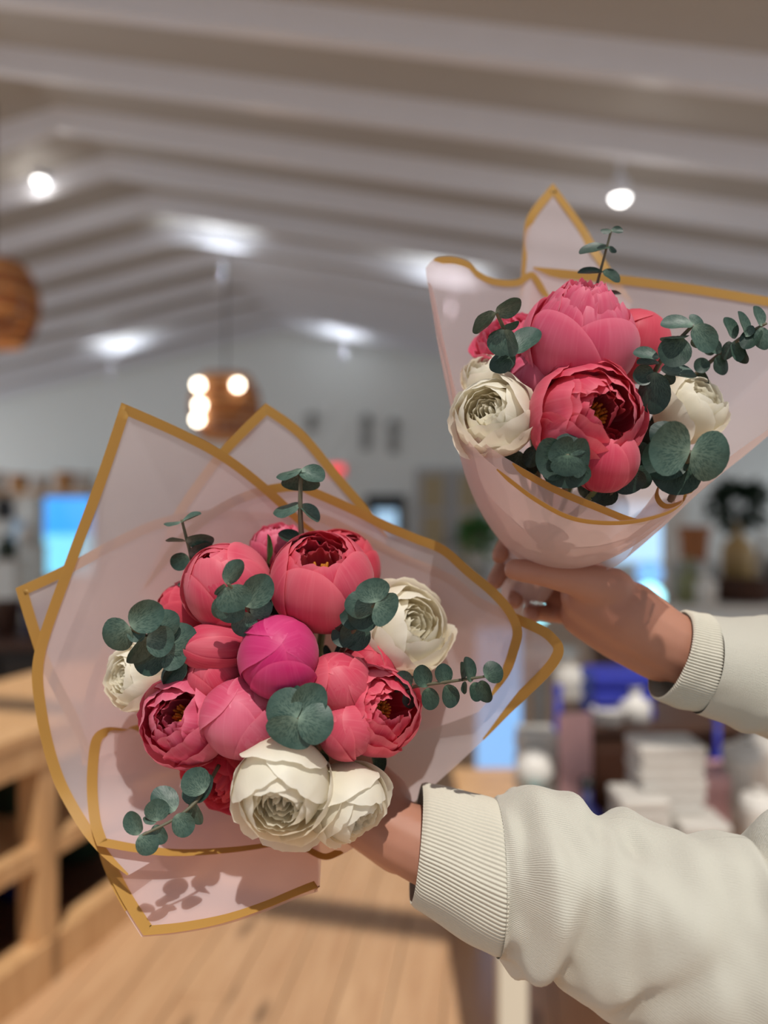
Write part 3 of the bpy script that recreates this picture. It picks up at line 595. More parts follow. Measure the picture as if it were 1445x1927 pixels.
# ---- left bouquet
W1, W2 = P(1250, 1206, .69), P(742, 1566, .665); RT = Matrix.Rotation(R(-24), 3, 'Z') @ Matrix.Rotation(R(-12), 3, 'Y')
def left_hand(p_): return W2+RT @ (p_-W1)
gl = left_hand(P(1012, 1075, .738)); TL = (722.5+gl.x*F/gl.y, 963.5-gl.z*F/gl.y, gl.y)
KA = ((-90, .11), (0, .26), (90, .60), (180, .16), (270, .11))        # how steeply the cone comes forward, by direction round the throat
def cone_d(px, py, layer):
    dx, dy = px-TL[0], py-TL[1]; rho = math.hypot(dx, dy)/1000; a = math.degrees(math.atan2(dy, dx)); a = a+360 if a < -90 else a
    for (a0, k0), (a1, k1) in zip(KA[:-1], KA[1:]):
        if a0 <= a <= a1: t = (a-a0)/(a1-a0); t = t*t*(3-2*t); kk = k0*(1-t)+k1*t
    return TL[2]-kk*rho+layer*.011*min(1, rho/.35)
def LS(pts, layer, rr, **k):
    sheet(wl, [(p[0], p[1], cone_d(p[0], p[1], layer))+tuple(p[3:]) for p in pts], TL, rr, axL, .008, **k)
axL = (P(530, 1270, .60)-P(*TL)).normalized()
wl = empty('bouquet_wrap', MC, 'blush film wrap with gold borders round the lower left bouquet', 'wrapping', 'bouquet wraps')
GW = .0088
LS([(262, 1118, .80), (300, 1040, .80), (320, 982, .80), (352, 928, .80), (415, 845, .79), (500, 759, .79, 'c'), (570, 810, .79), (640, 893, .80), (690, 952, .80), (730, 1010, .80)], 3.6, .030)
LS([(196, 1214, .735), (166, 1290, .72), (152, 1380, .70), (156, 1440, .68)], 2.8, .029)
LS([(190, 1460, .672), (150, 1395, .685), (112, 1322, .70), (76, 1250, .70), (52, 1180, .70), (30, 1107, .705, 'c'), (120, 1065, .715), (210, 1016, .73), (300, 976, .74), (400, 960, .75), (500, 966, .76), (596, 965, .765), (672, 997, .765), (757, 1041, .755), (849, 1081, .735), (901, 1123, .72), (953, 1147, .705), (1022, 1177, .68), (1050, 1200, .67), (1060, 1218, .665), (1056, 1240, .66), (1030, 1275, .655), (960, 1342, .65), (900, 1402, .645), (800, 1492, .64), (700, 1572, .63), (640, 1610, .62), (605, 1618, .61), (560, 1594, .607)], 2, .027, gold=((0, .80), (.955, 1)), gw=GW)
LS([(272, 1104, .735), (330, 1015, .74), (407, 952, .745), (484, 918, .75), (560, 907, .75), (596, 920, .75), (660, 948, .745), (725, 980, .74), (781, 1004, .735), (837, 1027, .73), (885, 1068, .72), (933, 1108, .71), (966, 1146, .70), (982, 1186, .69), (975, 1225, .69), (955, 1275, .685), (900, 1340, .68)], 1, .025, gold=(0, .97))
LS([(240, 1648, .612), (205, 1622, .61), (180, 1598, .61), (150, 1560, .615), (110, 1490, .625), (85, 1420, .635), (68, 1340, .65), (61, 1262, .665), (76, 1190, .675), (128, 1045, .69), (185, 890, .705), (229, 758, .72, 'c'), (330, 802, .725), (415, 846, .73), (480, 893, .735), (540, 946, .74), (575, 984, .745), (620, 1016, .75)], 0, .023)
LS([(186, 1596, 0), (198, 1630, 0), (230, 1695, 0), (271, 1761, 0, 'c'), (340, 1754, 0), (420, 1738, 0), (500, 1711, 0), (560, 1686, 0), (602, 1670, 0, 'c'), (603, 1645, 0), (604, 1620, 0)], 3, .029, gold=(0, .91), taper=(1, 0))
LS([(182, 1580, 0), (194, 1628, 0), (224, 1694, 0), (266, 1763, 0, 'c'), (335, 1757, 0), (420, 1741, 0), (500, 1715, 0), (560, 1690, 0), (598, 1678, 0, 'c'), (600, 1640, 0)], 3.5, .030, gold=(0, .30))
LS([(330, 1440, .68), (300, 1400, .67), (262, 1378, .655), (225, 1369, .64), (195, 1370, .63), (174, 1388, .62), (166, 1430, .612), (164, 1490, .604), (170, 1550, .60), (183, 1592, .598, 'c'), (250, 1604, .597), (330, 1612, .598), (440, 1605, .60), (540, 1588, .604), (590, 1570, .61)], -1, .021)
# gathered tail of the wrap behind the grip
def tail(root, T, axis, r0, r1, L, seed):
    v = []; f = []; n = 40; a0 = axis.orthogonal().normalized(); b0 = axis.cross(a0); T = P(*T)
    for j in range(7):
        t = j/6
        for i in range(n):
            a = 2*math.pi*i/n; r = (r0*(1-t)+r1*t)*(1+.10*t*math.sin(9*a+seed)+.05*math.sin(5*a+seed*2))
            v.append(T-axis*(L*t)+(a0*math.cos(a)+b0*math.sin(a))*r)
    for j in range(6):
        for i in range(n): i2 = (i+1) % n; f.append((j*n+i, j*n+i2, (j+1)*n+i2, (j+1)*n+i))
    o = link('gathered_tail', mesh('gathered_tail', v, f), M['film'], root); return o
tail(wl, TL, axL, .027, .030, .075, 1)

# ---- right bouquet
TR = (1018, 1030, .735); axR = (P(1125, 740, .64)-P(*TR)).normalized()
wr = empty('bouquet_wrap', MC, 'blush film wrap with gold borders round the upper right bouquet', 'wrapping', 'bouquet wraps')
sheet(wr, [(978, 560, .80), (983, 470, .81), (992, 408, .82), (1040, 346, .83, 'c'), (1100, 428, .83), (1130, 478, .82), (1190, 570, .81)], TR, .027, axR, .008)
sheet(wr, [(1003, 503, .775), (1150, 517, .775), (1300, 536, .765), (1445, 560, .75), (1560, 580, .735, 'c'), (1555, 680, .69), (1510, 760, .66), (1445, 808, .645), (1370, 862, .635), (1290, 930, .63), (1200, 1008, .64)], TR, .034, axR, .016, gold=(0, .50))
sheet(wr, [(1080, 640, .77), (1040, 570, .775), (1004, 514, .775), (970, 527, .765), (930, 525, .755), (900, 512, .745), (880, 493, .735), (850, 484, .725), (818, 487, .715), (801, 504, .708, 'c'), (804, 528, .70), (815, 546, .695), (835, 640, .672), (850, 705, .655), (870, 785, .63), (920, 840, .605), (1000, 890, .592), (1060, 921, .587), (1130, 950, .587), (1200, 976, .592), (1240, 968, .6)], TR, .031, axR, .012, gold=((.08, .36), (.78, 1)), gw=.0062)
sheet(wr, [(803, 520, .706), (818, 610, .682), (838, 690, .662), (862, 795, .63), (905, 855, .60), (960, 899, .585), (1010, 936, .577), (1070, 968, .574), (1130, 979, .574), (1200, 976, .577), (1268, 955, .582), (1306, 918, .592), (1340, 885, .61)], TR, .034, axR, .012, gold=(.52, .93), gw=.0042)
# small curled end of the inner sheet
sheet(wr, [(1246, 905, .62), (1240, 930, .605), (1256, 948, .60), (1290, 935, .602), (1302, 905, .61)], TR, .022, axR, .012, gw=.0045)
tail(wr, TR, axR, .032, .016, .085, 2)

# ================================================================== flowers
def petal_me(name, rx, rz, tb, tt, Wd, flare, ruffle, seed, twist=.03, nu=14, nv=14, cup=0.0, notch=.12, rp=2.5):
    rng = random.Random(seed); off = Vector((rng.uniform(0, 50), rng.uniform(0, 50), rng.uniform(0, 50)))
    v = []; uv = []; f = []; tb, tt, Wd = R(tb), R(tt), R(Wd)
    for j in range(nv+1):
        q = j/nv
        sh = .30+.70*math.sin(math.pi*.5*min(1, q/.55)) if q < .55 else math.sqrt(max(.0, 1-((q-.55)/.62)**2.4))
        for i in range(nu+1):
            u = -1+2*i/nu
            qe = q*(1-notch*abs(u)**2.5-.02*math.exp(-(u/.12)**2)*(ruffle > .03))
            th = tb+(tt-tb)*qe; la = u*Wd*sh
            c = Vector((math.sin(th), 0, math.cos(th))); d_ = c*math.cos(la)+Vector((0, 1, 0))*math.sin(la)
            nz = noise.noise(off+Vector((u*2.1, q*1.6, 0)))*.6+noise.noise(off+Vector((u*5.5, q*3, 7)))*.4
            rim = max(q**rp, abs(u)**(rp+.5)*q)
            s = 1+twist*u+flare*max(0, q-.5)**2*4+ruffle*rim*nz*2+.015*nz-cup*abs(u)**2*q
            p_ = Vector((d_.x*rx*s, d_.y*rx*s, d_.z*rz*(1+.4*(s-1))))
            if ruffle > .03: p_.z += ruffle*rx*rim*noise.noise(off+Vector((u*4.2, 3, q)))*.9
            v.append(p_); uv.append((.5+.5*u, q))
    for j in range(nv):
        for i in range(nu): a = j*(nu+1)+i; f.append((a, a+1, a+nu+2, a+nu+1))
    return mesh(name, v, f, True, uv)
def stamens_me(n, r, z0, h, seed):
    rng = random.Random(seed); m_ = MB()
    for k in range(n):
        a = rng.uniform(0, 6.28); q = r*math.sqrt(rng.uniform(0, 1)); hh = h*rng.uniform(.6, 1)
        b = Vector((q*.4*math.cos(a), q*.4*math.sin(a), z0)); t = Vector((q*math.cos(a), q*math.sin(a), z0+hh))
        m_.tube([b, (b+t)/2, t-(t-b)*.22, t], [.010, .010, .030, .022], 5)
    return mesh('stamens', m_.v, m_.f)
# ring: n, rx, rz, theta base, theta tip, half width, flare, ruffle, azimuth offset, cup
RINGS = {
 'bud':  [(3, .88, .98, 172, -28, 62, 0, .0, 20, .0), (3, .945, 1.03, 172, -14, 60, 0, .012, 70, 0), (3, 1.0, 1.06, 172, -2, 56, .012, .016, 10, .0), (2, 1.03, 1.03, 172, 34, 54, .02, .018, 130, 0)],
 'halfbud': [(5, .62, .95, 165, 12, 48, 0, .09, 10, 0), (5, .78, 1.0, 168, 10, 52, 0, .06, 40, 0), (4, .90, 1.02, 172, 16, 56, 0, .025, 0, 0), (5, 1.0, 1.02, 172, 32, 58, 0, .014, 30, .0)],
 'cup':  [(5, .46, .70, 150, 46, 44, .02, .17, 10, 0), (6, .64, .82, 155, 42, 44, -.02, .15, 30, 0), (6, .78, .92, 162, 38, 46, -.04, .11, 0, 0), (5, .90, .98, 170, 33, 54, -.05, .04, 50, 0), (5, 1.0, 1.0, 172, 40, 57, -.05, .018, 15, 0)],
 'crown': [(6, .42, 1.05, 150, 22, 46, .02, .18, 10, 0), (7, .58, 1.08, 155, 26, 42, 0, .17, 30, 0), (7, .72, 1.05, 160, 30, 44, 0, .14, 0, 0), (6, .86, 1.0, 168, 38, 50, -.03, .06, 20, 0), (5, 1.0, .98, 172, 50, 58, -.04, .02, 50, 0)],
 'open': [(5, .42, .74, 150, 22, 48, .02, .20, 10, 0), (6, .58, .84, 155, 26, 46, .0, .19, 40, 0), (6, .74, .92, 160, 30, 50, -.02, .16, 0, 0), (5, .90, .96, 168, 40, 56, .0, .08, 25, 0), (4, 1.0, .93, 172, 56, 60, .02, .05, 60, 0)],
 'wide': [(5, .42, .60, 150, 40, 46, .05, .18, 10, 0), (6, .62, .68, 155, 46, 46, .03, .17, 40, 0), (6, .82, .74, 165, 56, 52, .05, .12, 0, 0), (5, 1.0, .74, 172, 72, 58, .10, .08, 25, 0)],
 'rose': [(3, .13, .74, 130, 34, 66, .0, .16, 0, 0), (3, .22, .78, 140, 38, 68, .02, .15, 40, 0), (4, .32, .81, 145, 40, 60, .03, .14, 10, 0), (4, .43, .84, 150, 41, 58, .03, .13, 60, 0), (5, .55, .87, 155, 40, 54, .04, .11, 20, 0), (4, .69, .92, 160, 35, 58, .03, .08, 50, 0), (4, .84, .96, 168, 34, 60, .04, .06, 0, 0), (4, .96, .97, 172, 42, 62, .09, .06, 35, 0), (3, 1.03, .92, 172, 58, 60, .16, .07, 70, 0)],
}
LIB = {}
def ring_meshes(ty, mt):
    key = (ty, mt)
    if key not in LIB:
        out = []
        for ri, (n, rx, rz, tb, tt, Wd, fl_, ru, az, cp) in enumerate(RINGS[ty]):
            vs = []
            for k in range(3):
                me = petal_me('petal', rx, rz, tb, tt+[0, 3, -4][k], Wd*[1, 1.06, .93][k], fl_, ru, hash((len(ty)*31+ri*7+k*3)) % 9999, twist=.045 if ru < .03 else .05, notch=.12 if ru < .03 else .07, rp=4.5 if ty == 'rose' else 2.5)
                me.materials.append(M[mt]); vs.append(me)
            out.append((n, az, vs))
        LIB[key] = out
    return LIB[key]
STM = stamens_me(80, .27, -.24, .56, 4); STM.materials.append(M['stamen'])
def flower(name, px, py, d, rpx, ax, ty, mt, label, group, T, roll=0, stam=True, squash=1.0, seed=0, extra=(), gap=None):
    """ax: facing direction in camera axes (x right, y away, z up)"""
    rng = random.Random(seed*17+5); c = P(px, py, d); rad = rpx/F*d
    q = Vector(ax).normalized().to_track_quat('Z', 'Y').to_matrix().to_4x4()
    e = empty(name, MC @ Matrix.Translation(c) @ q @ Matrix.Rotation(R(roll), 4, 'Z') @ Matrix.Diagonal((rad, rad, rad*squash, 1)), label, 'flower', group)
    for ri, (n, az, vs) in enumerate(ring_meshes(ty, mt)):
        for k in range(n):
            a = R(az+360*k/n+rng.uniform(-9, 9)); s = rng.uniform(.97, 1.03)
            if gap is not None and ri < 3 and abs((math.degrees(a)-gap+180) % 360-180) < (75, 55, 38)[ri]: continue
            link('petal', vs[rng.randrange(3)], None, e, Matrix.Rotation(a, 4, 'Z') @ Matrix.Rotation(R(rng.uniform(-3, 3)), 4, 'Y') @ Matrix.Scale(s, 4))
    for (az, tt, tb, rx, rz, Wd, fl_, ru, sd_) in extra:      # single petals that hang or stand apart
        me = petal_me('petal', rx, rz, tb, tt, Wd, fl_, ru, sd_); me.materials.append(M[mt])
        link('petal', me, None, e, Matrix.Rotation(R(az), 4, 'Z'))
    if ty in ('cup', 'open', 'wide') and stam: link('stamens', STM, None, e)
    # stem down to the grip
    inv = e.matrix_world.inverted(); b = inv @ (MC @ c); tgt = inv @ (MC @ (P(*T)+Vector((rng.uniform(-.012, .012), rng.uniform(-.012, .012), rng.uniform(-.012, .012)))))
    a0 = Vector((0, 0, -.92)); m1 = Vector((0, 0, -1.5))*.6+tgt*.25
    m_ = MB().tube(catmull([tuple(a0), tuple(m1), tuple(tgt*.6+m1*.25), tuple(tgt)], 4), .0026/rad, 8)
    link('stem', mesh('stem', m_.v, m_.f), M['stem'], e)
    return e
GL = 'pink peonies in the lower left bouquet'; GR = 'pink peonies in the upper right bouquet'; GLr = 'ivory roses in the lower left bouquet'; GRr = 'ivory roses in the upper right bouquet'
def fL(*a, **k): return flower(*a, T=TL, **k)
def fR(*a, **k): return flower(*a, T=TR, **k)
fL('peony', 606, 1092, .635, 98, (.02, -.62, .78), 'cup', 'coral', 'coral cup shaped peony at the top with golden stamens showing', GL, roll=20, seed=1)
fL('peony', 428, 1104, .640, 82, (-.35, -.55, .75), 'halfbud', 'coral', 'coral half open peony behind the pale eucalyptus leaves', GL, roll=10, seed=2)
fL('peony', 360, 1150, .672, 62, (-.75, -.3, .4), 'halfbud', 'red', 'dusky peony bud left of the half open coral peony', GL, roll=0, seed=3)
fL('peony', 640, 1072, .690, 74, (.35, -.4, .85), 'halfbud', 'red', 'red peony tucked behind the top cup shaped peony', GL, roll=50, seed=4)
fL('peony', 524, 1030, .690, 52, (-.1, -.3, .95), 'open', 'pink', 'small open pink peony beside the upright leaf at the top', GL, roll=0, seed=5)
fL('peony', 524, 1236, .600, 77, (.08, -.78, .60), 'bud', 'magenta', 'bright magenta closed peony bud in the centre', GL, roll=-35, seed=6)
fL('peony', 404, 1219, .620, 46, (-.97, -.22, .05), 'bud', 'coral', 'small coral bud lying sideways left of the magenta bud', GL, roll=40, seed=7, squash=1.35)
fL('peony', 452, 1352, .606, 74, (-.1, -.80, .55), 'bud', 'pink', 'round pink bud between the ruffled peony and the round leaf', GL, roll=15, seed=8)
fL('peony', 352, 1352, .622, 88, (-.28, -.88, .30), 'open', 'pink', 'ruffled open pink peony at lower left with golden stamens', GL, roll=0, seed=9, gap=60)
fL('peony', 402, 1272, .625, 54, (-.2, -.6, .75), 'halfbud', 'coral', 'small coral bud above the ruffled open peony', GL, roll=10, seed=10)
fL('peony', 636, 1290, .612, 62, (-.2, -.75, .55), 'bud', 'coral', 'coral bud left of the ruffled right peony', GL, roll=60, seed=11)
fL('peony', 706, 1336, .622, 86, (.35, -.85, .30), 'open', 'coral', 'ruffled coral peony at right with dark open heart', GL, roll=0, seed=12, gap=10)
fL('peony', 652, 1372, .604, 56, (-.1, -.8, .5), 'bud', 'coral', 'pale coral bud below right of the round leaf', GL, roll=110, seed=13)
fL('peony', 694, 1256, .650, 54, (.35, -.6, .7), 'bud', 'red', 'red coral bud above the ruffled right peony', GL, roll=70, seed=14)
fL('peony', 412, 1462, .645, 72, (-.35, -.75, -.45), 'wide', 'red', 'dusky pink peony with drooping petals below the ruffled one', GL, roll=0, seed=15, stam=False)
fL('garden_rose', 536, 1482, .588, 92, (-.05, -.92, -.26), 'rose', 'ivory', 'large ivory rose at the bottom under the round leaf', GLr, roll=10, seed=16, extra=((-100, 78, 165, 1.30, .95, 34, .10, .05, 77), (-60, 84, 165, 1.16, .95, 34, .08, .05, 78)))
fL('garden_rose', 652, 1508, .606, 74, (.58, -.60, -.52), 'rose', 'ivory', 'ivory rose facing right beside the large bottom rose', GLr, roll=40, seed=17)
fL('garden_rose', 760, 1186, .668, 84, (.42, -.78, .40), 'rose', 'ivory', 'ivory rose in shade at the right of the left bouquet', GLr, roll=0, seed=18)
fL('garden_rose', 262, 1272, .655, 62, (-.62, -.72, .20), 'rose', 'ivory', 'ivory rose behind the dark eucalyptus at the left', GLr, roll=0, seed=19)
fR('peony', 1088, 640, .640, 106, (.06, -.50, .86), 'crown', 'pink', 'large pink peony at the top with ruffled crown', GR, roll=15, seed=21, stam=False)
fR('peony', 1190, 652, .668, 66, (.35, -.5, .78), 'bud', 'red', 'red coral peony bud behind the large top peony', GR, roll=0, seed=22)
fR('peony', 950, 640, .680, 62, (-.45, -.5, .7), 'wide', 'pink', 'ruffled pink peony behind the left eucalyptus sprig', GR, roll=0, seed=23, stam=False)
fR('peony', 1004, 716, .650, 50, (-.35, -.75, .45), 'bud', 'pink', 'mauve pink bud between the ivory rose and the open peony', GR, roll=0, seed=24)
fR('peony', 1104, 784, .612, 108, (.16, -.95, .16), 'open', 'coral', 'open coral peony in the middle with orange stamens', GR, roll=0, seed=25, gap=-70)
fR('peony', 1136, 862, .606, 64, (.08, -.42, .90), 'cup', 'coral', 'smooth coral peony low over the gold rim', GR, roll=0, seed=26, stam=False)
fR('garden_rose', 930, 786, .628, 76, (-.40, -.84, .25), 'rose', 'ivory', 'cream rose by the left rim of the right bouquet', GRr, roll=0, seed=27)
fR('garden_rose', 918, 712, .668, 48, (-.4, -.5, .75), 'rose', 'ivory', 'blush rose peeping above the cream rose at left', GRr, roll=0, seed=28)
fR('garden_rose', 1296, 772, .650, 66, (.38, -.70, .58), 'rose', 'ivory', 'white rose above the two large round leaves', GRr, roll=0, seed=29)

# ================================================================== eucalyptus
def leaf_me(seed, ratio=1.0, cup=.10, pointed=0.0):
    """unit leaf, base at the origin, tip at y = 1, faces +z"""
    rng = random.Random(seed); v = []; f = []; nr, na = 5, 22
    v.append(Vector((0, .42, 0)))
    def outline(a):
        x = .5*math.sin(a)*ratio; y = .5-.5*math.cos(a)
        x *= 1-pointed*.5*max(0, math.cos(a+math.pi))**2
        return Vector((x*(1+.04*math.sin(3*a+seed)), y+.02*math.sin(2*a+seed), 0))
    for r in range(1, nr+1):
        for k in range(na):
            a = 2*math.pi*k/na; o = outline(a); p_ = Vector((0, .42, 0)).lerp(o, r/nr)
            if r == nr and k == 0: p_ = Vector((0, 0, 0))
            z = cup*(p_.x*p_.x*1.6+(p_.y-.1)**2*.25)+.012*math.sin(5*a+seed)*(r/nr)**2
            v.append(Vector((p_.x, p_.y, z-abs(p_.x)*.0)))
    for k in range(na): f.append((0, 1+k, 1+(k+1) % na))
    for r in range(nr-1):
        for k in range(na): a = 1+r*na+k; b = 1+r*na+(k+1) % na; f.append((a, a+na, b+na, b))
    me = mesh('leaf', v, f)
    return me
LEAVES = {}
for mt in ('leaf', 'leafd', 'blade'):
    LEAVES[mt] = [leaf_me(s, 1.0, c_, pt) for s, c_, pt in ((1, .30, 0), (2, -.22, .1), (3, .40, .05))]
    for me in LEAVES[mt]: me.materials.append(M[mt])
def sprig(label, group, stem, leaves, srad=.0014, name='eucalyptus_sprig', mt='leaf', cat='eucalyptus', smt='estem'):
    """stem: (px,py,d) points. leaves: (base px,py, tip px,py, visible width px, d, roll sign[, pitch, mat])"""
    b0 = P(*stem[0]); e = empty(name, MC @ Matrix.Translation(b0), label, cat, group)
    pts = [tuple(P(*s)-b0) for s in stem]
    if len(pts) > 2: pts = catmull(pts, 5)
    n = len(pts); MB().tube(pts, [srad*(1.3-.6*i/n) for i in range(n)], 8).build('stem', M[smt], e, smooth=True)
    for i, lf in enumerate(leaves):
        bx, by, tx, ty, wv, d, rs = lf[:7]; pitch = lf[7] if len(lf) > 7 else 0.0; m2 = lf[8] if len(lf) > 8 else mt
        a = P(bx, by, d); b = P(tx, ty, d); dv = b-a; L = dv.length; Y = dv.normalized()
        wr_ = wv/F*d; wt = max(wr_, L*.82 if rs else wr_); roll = math.acos(max(.06, min(1, wr_/wt)))*(rs if rs else 1)
        Lt = L/math.cos(pitch); Y = (Y*math.cos(pitch)+Vector((0, 1, 0))*math.sin(pitch)).normalized()
        N = -a.normalized(); N = (N-Y*N.dot(Y)).normalized(); X = Y.cross(N)
        rot = Matrix.Rotation(roll, 3, Y); X = rot @ X; N = rot @ N
        m4 = Matrix(((X.x*wt, Y.x*Lt, N.x*Lt, a.x-b0.x), (X.y*wt, Y.y*Lt, N.y*Lt, a.y-b0.y), (X.z*wt, Y.z*Lt, N.z*Lt, a.z-b0.z), (0, 0, 0, 1)))
        o = bpy.data.objects.new('leaf', LEAVES[m2][(i*7+len(label)) % 3]); col.objects.link(o); o.parent = e; o.matrix_local = m4
    return e
GE = 'eucalyptus sprigs in the lower left bouquet'; GE2 = 'eucalyptus sprigs in the upper right bouquet'
# -- left bouquet
sprig('upright eucalyptus sprig at the top of the left bouquet', GE, [(572, 1060, .66), (568, 1020, .65), (565, 960, .64), (566, 892, .635)],
      [(568, 884, 518, 894, 16, .633, 1, .2), (566, 884, 612, 905, 36, .635, -1, -.3), (566, 888, 560, 920, 74, .632, 1, .9), (566, 950, 512, 962, 24, .64, 1, .2), (566, 950, 598, 982, 24, .64, -1, .2), (568, 1022, 524, 1004, 26, .648, 1, .2, 'leafd'), (568, 1022, 604, 1022, 34, .645, -1, .3, 'leafd')], .0022)
sprig('eucalyptus sprig with three leaf pairs at the upper left of the left bouquet', GE, [(366, 1090, .66), (358, 1040, .65), (350, 1010, .645), (342, 978, .64)],
      [(342, 982, 308, 984, 8, .64, 1), (342, 982, 380, 969, 10, .64, -1), (350, 1018, 400, 1014, 30, .643, 1, .2), (350, 1018, 312, 1020, 8, .643, -1), (356, 1044, 400, 1028, 34, .648, 1, .2), (354, 1046, 322, 1066, 34, .645, -1, .2, 'leafd'), (362, 1094, 334, 1098, 10, .655, 1)], .0015)
sprig('dark eucalyptus sprig over the left ivory rose', GE, [(352, 1290, .63), (312, 1222, .605), (272, 1196, .592), (244, 1182, .585)],
      [(245, 1180, 192, 1212, 68, .584, 1, .2), (245, 1178, 304, 1140, 62, .584, -1, .1), (246, 1178, 266, 1206, 34, .588, 1), (278, 1196, 330, 1158, 56, .592, 1, .2), (276, 1198, 240, 1248, 36, .590, -1, .2), (276, 1200, 318, 1218, 60, .588, -1, .5), (310, 1222, 362, 1186, 62, .60, 1, .2), (308, 1224, 258, 1262, 56, .60, -1, .1, 'leafd'), (316, 1226, 338, 1256, 50, .602, 1), (352, 1246, 298, 1282, 46, .61, 1, .2, 'leafd'), (352, 1248, 316, 1298, 50, .615, -1, .1, 'leafd')], .0018)
sprig('pale eucalyptus sprig lying over the half open coral peony', GE, [(500, 1190, .62), (470, 1150, .595), (440, 1110, .576), (428, 1098, .57)],
      [(424, 1098, 454, 1056, 36, .570, 1, .2), (424, 1100, 404, 1118, 16, .57, -1), (430, 1102, 446, 1150, 70, .572, 1, .2), (440, 1124, 402, 1164, 44, .58, -1, .2, 'leaf'), (440, 1124, 428, 1172, 56, .585, 1, .1), (462, 1142, 504, 1084, 58, .585, 1, .1), (470, 1150, 510, 1140, 44, .59, -1, .3), (466, 1152, 456, 1198, 50, .592, 1, .1)], .0016)
sprig('eucalyptus rosette beside the shaded ivory rose', GE, [(640, 1230, .64), (676, 1170, .60), (707, 1135, .582)],
      [(706, 1134, 694, 1090, 66, .58, 1, .15), (706, 1136, 742, 1158, 70, .58, 0, .1), (706, 1134, 648, 1142, 54, .584, -1, .1), (700, 1140, 668, 1182, 60, .592, 1, .1, 'leafd'), (690, 1156, 640, 1160, 54, .60, 1, .1, 'leafd'), (690, 1160, 630, 1184, 44, .606, -1, .1, 'leafd'), (690, 1176, 650, 1216, 60, .61, 1, .1, 'leafd'), (676, 1190, 624, 1200, 46, .612, 1, .1, 'leafd')], .0018)
sprig('long grey eucalyptus sprig pointing right under the shaded rose', GE, [(744, 1300, .63), (790, 1290, .615), (850, 1282, .60), (920, 1272, .585)],
      [(768, 1296, 752, 1264, 34, .617, 1, .1, 'leafd'), (768, 1298, 776, 1334, 28, .617, -1, .1), (800, 1294, 790, 1252, 36, .61, 1, .1), (804, 1294, 812, 1336, 34, .61, -1, .1, 'leafd'), (838, 1288, 832, 1250, 34, .603, 1, .1), (842, 1288, 850, 1332, 34, .603, -1, .1, 'leafd'), (872, 1282, 866, 1246, 14, .596, 1), (874, 1282, 876, 1306, 12, .594, -1), (886, 1284, 872, 1238, 22, .59, 1, .1), (890, 1284, 900, 1320, 28, .59, -1, .1), (912, 1274, 944, 1256, 44, .584, 0, .1), (908, 1280, 920, 1322, 30, .588, 1, .1)], .0013, mt='leafd')
sprig('large round eucalyptus rosette above the bottom rose', GE, [(552, 1420, .62), (556, 1380, .585), (559, 1351, .565)],
      [(560, 1350, 510, 1312, 78, .565, 0, .0), (560, 1350, 604, 1290, 66, .568, 1, .1), (558, 1348, 530, 1296, 70, .572, -1, .2), (562, 1350, 626, 1366, 78, .563, 0, -.25), (558, 1352, 534, 1404, 92, .563, 0, .1)], .0022)
sprig('eucalyptus sprig trailing over the lower left paper', GE, [(412, 1440, .62), (376, 1500, .598), (330, 1540, .588), (262, 1574, .58)],
      [(384, 1492, 352, 1452, 56, .595, 0, .1), (372, 1512, 352, 1478, 40, .60, 1, .1), (366, 1508, 396, 1462, 40, .60, -1, .2, 'leafd'), (362, 1510, 376, 1552, 26, .598, 1, .1), (330, 1526, 286, 1490, 50, .593, 1, .2), (332, 1532, 356, 1572, 42, .587, -1, .1), (294, 1546, 296, 1504, 46, .586, 0, .1), (294, 1548, 270, 1538, 14, .586, 1), (292, 1552, 308, 1588, 30, .585, 1, .1), (260, 1572, 244, 1528, 34, .581, -1, .1), (262, 1572, 292, 1604, 44, .579, 0, .1)], .0013)
for (lab, st, lv) in (('narrow green peony leaf beside the top peony', [(516, 1080, .66), (520, 1064, .65)], [(514, 1072, 572, 1000, 26, .645, 1, .1, 'blade')]), ('slim upright green leaf beside the small open peony', [(506, 1066, .66), (504, 1054, .655)], [(504, 1060, 500, 1006, 9, .65, 1, .1, 'blade')])):
    sprig(lab, None, st, lv, .001, name='peony_leaf', mt='blade', cat='leaf', smt='stem')
rngf = random.Random(11)
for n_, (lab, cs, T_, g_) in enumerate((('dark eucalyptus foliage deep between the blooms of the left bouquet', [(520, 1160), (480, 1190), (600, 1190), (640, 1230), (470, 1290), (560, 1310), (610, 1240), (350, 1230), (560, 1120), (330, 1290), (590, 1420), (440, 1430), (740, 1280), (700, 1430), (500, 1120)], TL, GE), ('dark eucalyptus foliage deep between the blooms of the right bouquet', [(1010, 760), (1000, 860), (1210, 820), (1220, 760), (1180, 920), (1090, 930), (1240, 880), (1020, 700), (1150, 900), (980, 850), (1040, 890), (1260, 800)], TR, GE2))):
    sprig(lab, g_, [(T_[0], T_[1], T_[2]-.02), ((T_[0]+cs[0][0])/2, (T_[1]+cs[0][1])/2, .70), (cs[0][0], cs[0][1], .665)], [(x_, y_, x_+rngf.uniform(-50, 50), y_+rngf.uniform(-50, 50), rngf.uniform(46, 60), rngf.uniform(.645, .665), rngf.choice((0, 1, -1)), rngf.uniform(-.2, .3), 'leafd') for x_, y_ in cs], .002, mt='leafd')
